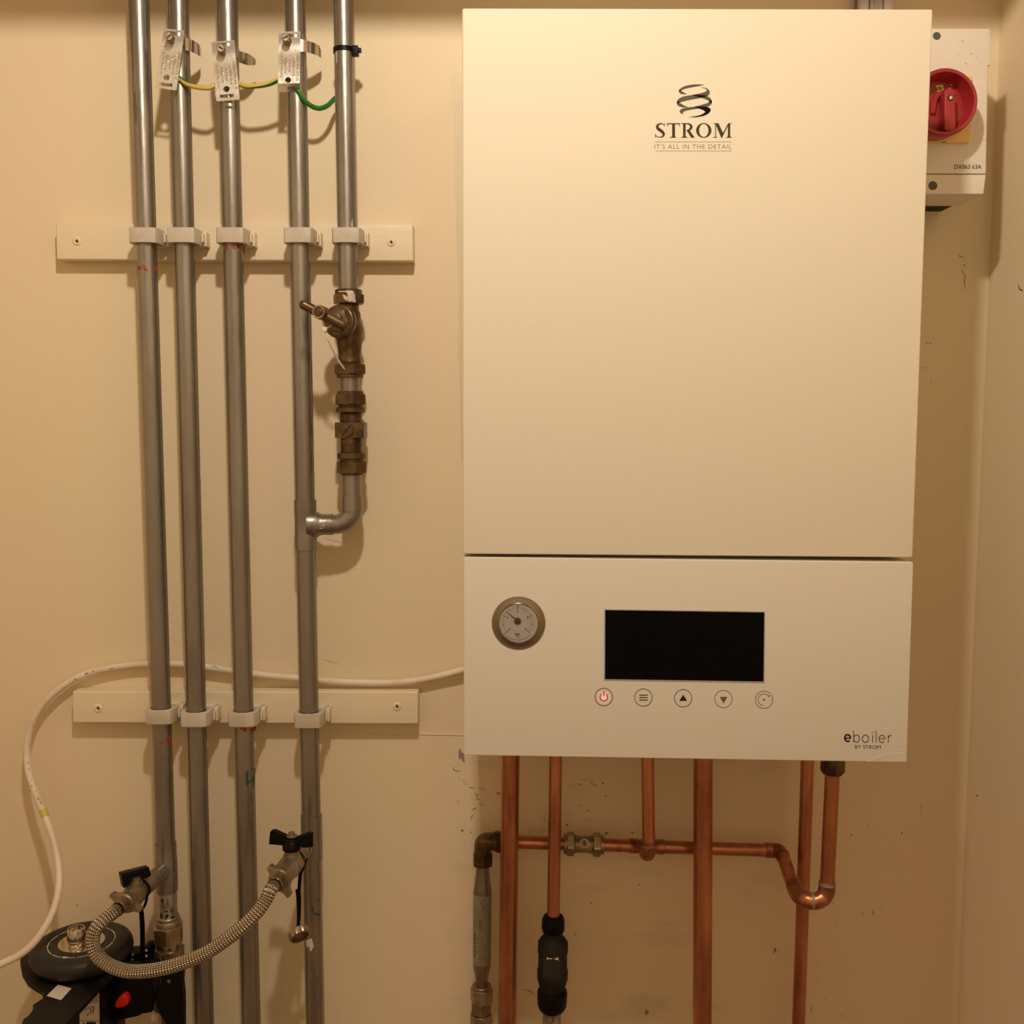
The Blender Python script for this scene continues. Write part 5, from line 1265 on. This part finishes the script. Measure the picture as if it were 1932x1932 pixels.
# ------------------------------------------------------------------ black magnetic filter bottom left
LC = P(154, 1775, .098); zL = LC.z
mf = thing('magnetic_filter', 'black heating filter unit with round lid and chrome air vent, lower left corner', 'filter', (LC.x, LC.y, zL - .12))
UPV = Vector((0, 0, 1))
m = M(); R_L = .0560
lathe(m, LC + Vector((0, 0, -.021)), UPV, [(0, R_L * .80), (.0015, R_L * .93), (.005, R_L * .97), (.009, R_L * 1.0), (.014, R_L * .99), (.0180, R_L * .95), (.0203, R_L * .88), (.0210, R_L * .78), (.0206, R_L * .68), (.0198, R_L * .66), (.0198, .0001)], 96, cap=False,
      rfun=lambda t, r, th: r * (1 - .022 * max(0, math.cos(th * 14)) ** 6) if t < .008 else r)
lid = m.build('lid', 'blackdusty', mf, angle=50)
m = M()
for i in range(14):
    a0 = 2 * PI * i / 14 + .05; a1 = a0 + 2 * PI / 14 * .88
    if i in (3,): continue
    N_ = 8; vs = []
    for j in range(N_ + 1):
        a = a0 + (a1 - a0) * j / N_
        for r in (.0354, .0364): vs.append(LC + Vector((r * math.cos(a), r * math.sin(a), -.0009)))
    m.add(vs, [(2 * j, 2 * j + 1, 2 * j + 3, 2 * j + 2) for j in range(N_)])
m.add([LC + Vector((x, y, -.0008)) for x, y in ((-.008, -.0335), (0, -.0340), (-.0045, -.0385))], [(0, 2, 1)])
m.build('lid_dashes', 'whitetag', lid)
m = M(); lathe(m, LC + Vector((0, 0, -.0012)), UPV, [(0, .0252), (.0006, .0252), (.0010, .0242), (.0011, .0001)], 48, cap=False); m.build('chrome_disc', 'chrome', lid)
m = M(); KC = PZ(145, 1782, zL); lathe(m, KC, UPV, [(0, .0096), (.001, .0102), (.006, .0102), (.0064, .0098), (.0068, .0103), (.013, .0103), (.0185, .0094), (.0195, .0090), (.0195, .0078), (.014, .0074), (.014, .0001)], 44, cap=False); av = m.build('air_vent', 'chrome', lid)
# flat cover arm
zS = zL - .026
so = [(70, 1775), (42, 1793), (38, 1812), (42, 1834), (53, 1852), (68, 1862), (78, 1867.5), (83.5, 1875), (80, 1884), (69, 1891), (62, 1896), (62.5, 1904), (55, 1915), (44, 1923), (41, 1932), (30, 1950), (100, 1965), (112, 1947), (126, 1930), (206, 1842), (238, 1812), (235, 1780)]
m = M(); prism(m, [PZ(x, y, zS) for x, y in so], (0, 0, -.006)); arm = m.build('cover_arm', 'blackm', mf, bevel=.002)
m = M(); prism(m, [PZ(x, y, zS + .0003) for x, y in [(109.5, 1858), (135, 1865), (115, 1887), (88, 1879)]], (0, 0, .0002)); m.build('white_sticker', 'whitetag', mf)
m = M(); lathe(m, Vector((LC.x, LC.y, zS - .006)), Vector((0, 0, -1)), [(0, .026), (.01, .029), (.13, .029), (.14, .024)], 56); m.build('canister', 'blackm', mf)
cl = P(168, 1905, .135)
m = M(); box(m, P(146, 1890, .13).x, P(189.5, 1890, .13).x, .095, .131, P(170, 1990, .13).z, zS - .0065); bdy = m.build('front_housing', 'black', mf, bevel=.003)
k = Print(Vector((0, -.131, 0)), NB, .0002)
k.poly([(149, 1858), (187, 1858), (188.5, 1980), (151, 1980)], 0)
for i in range(6): k.ribbon([(158 + i * .3, 1888 - i * 2.6 + 6, .9), (186, 1880 - i * 3.2 + 10, .9)], 1, .0001)
k.ribbon([(159, 1907, 1.4), (166, 1901, 1.4), (172, 1903, 1.4), (171, 1911, 1.4), (163, 1916, 1.2)], 1, .0001); k.ribbon([(172, 1899, 2.2), (177, 1900, 2), (175, 1912, 1.6)], 1, .0001)
k.rect(151, 1925.5, 187, 1926.5, 1, .0001); k.rect(163, 1928, 181, 1934, 1, .0001); k.rect(156, 1930, 160, 1934, 1, .0001)
k.m.build('printed_label', ['chip', 'inkdark'], bdy)
m = M(); prism(m, [P(x, y, .095) for x, y in [(186, 1838), (288, 1832), (287.5, 1911), (268, 1914), (262, 1918), (222, 1927), (219, 1990), (186, 1990)]], (0, .028, 0)); m.build('rear_housing', 'black', mf, bevel=.003)
m = M(); c = P(231, 1890, .112)
prism(m, [P(x, y, .103) for x, y in [(216, 1898), (219, 1889), (224, 1882), (232, 1877.5), (238, 1879.5), (241, 1885), (243, 1889), (241, 1895), (236, 1899), (226, 1901.5), (219, 1902)]], (0, .009, 0)); m.build('red_knob', 'redknob', mf, bevel=.0012, label='small red knob')
m = M(); box(m, P(236, 1800, .05).x, P(287, 1800, .05).x, .040, .060, P(260, 1850, .06).z, P(260, 1800, .06).z); box(m, P(275, 1800, .05).x, P(287, 1800, .05).x, .040, .060, P(260, 1800, .06).z, P(260, 1789, .06).z)
bk = m.build('wall_bracket', 'black', mf, bevel=.002)
m = M()
for x, y in ((250, 1810), (251, 1801), (276, 1803.5), (276, 1793), (277, 1815)): lathe(m, P(x, y, .060), NB, [(0, .0016), (.0004, .0016), (.0006, .0008)], 14)
m.build('rivets', 'chip', bk)

# ------------------------------------------------------------------ light and camera
def warm(): return (1.0, .865, .69)
ld = bpy.data.lights.new('ceiling_spot', 'SPOT'); ld.energy = 34; ld.color = warm(); ld.shadow_soft_size = .028
ld.spot_size = math.radians(168); ld.spot_blend = .1
lo = bpy.data.objects.new('ceiling_spot', ld); COL.objects.link(lo); lo.location = (-.06, -.90, Z0 + .80)
w = bpy.data.worlds.new('world'); sc.world = w; w.use_nodes = True
w.node_tree.nodes['Background'].inputs[0].default_value = (1, .83, .63, 1); w.node_tree.nodes['Background'].inputs[1].default_value = .0
cd = bpy.data.cameras.new('camera'); cd.lens = 36 * F0 / 1932; cd.sensor_width = 36; cd.sensor_fit = 'HORIZONTAL'; cd.clip_start = .01
co = bpy.data.objects.new('camera', cd); COL.objects.link(co)
co.matrix_world = Matrix(((Rv.x, Uv.x, -Fv.x, CAM.x), (Rv.y, Uv.y, -Fv.y, CAM.y), (Rv.z, Uv.z, -Fv.z, CAM.z), (0, 0, 0, 1)))
sc.camera = co
for o in COL.objects:
    if 'wpos' in o: del o['wpos']
sc.view_settings.view_transform = 'Standard'; sc.view_settings.look = 'None'; sc.view_settings.gamma = 1
sc.view_settings.use_curve_mapping = False
sc.view_settings.exposure = -0.22
sc.cycles.max_bounces = 10; sc.cycles.diffuse_bounces = 6
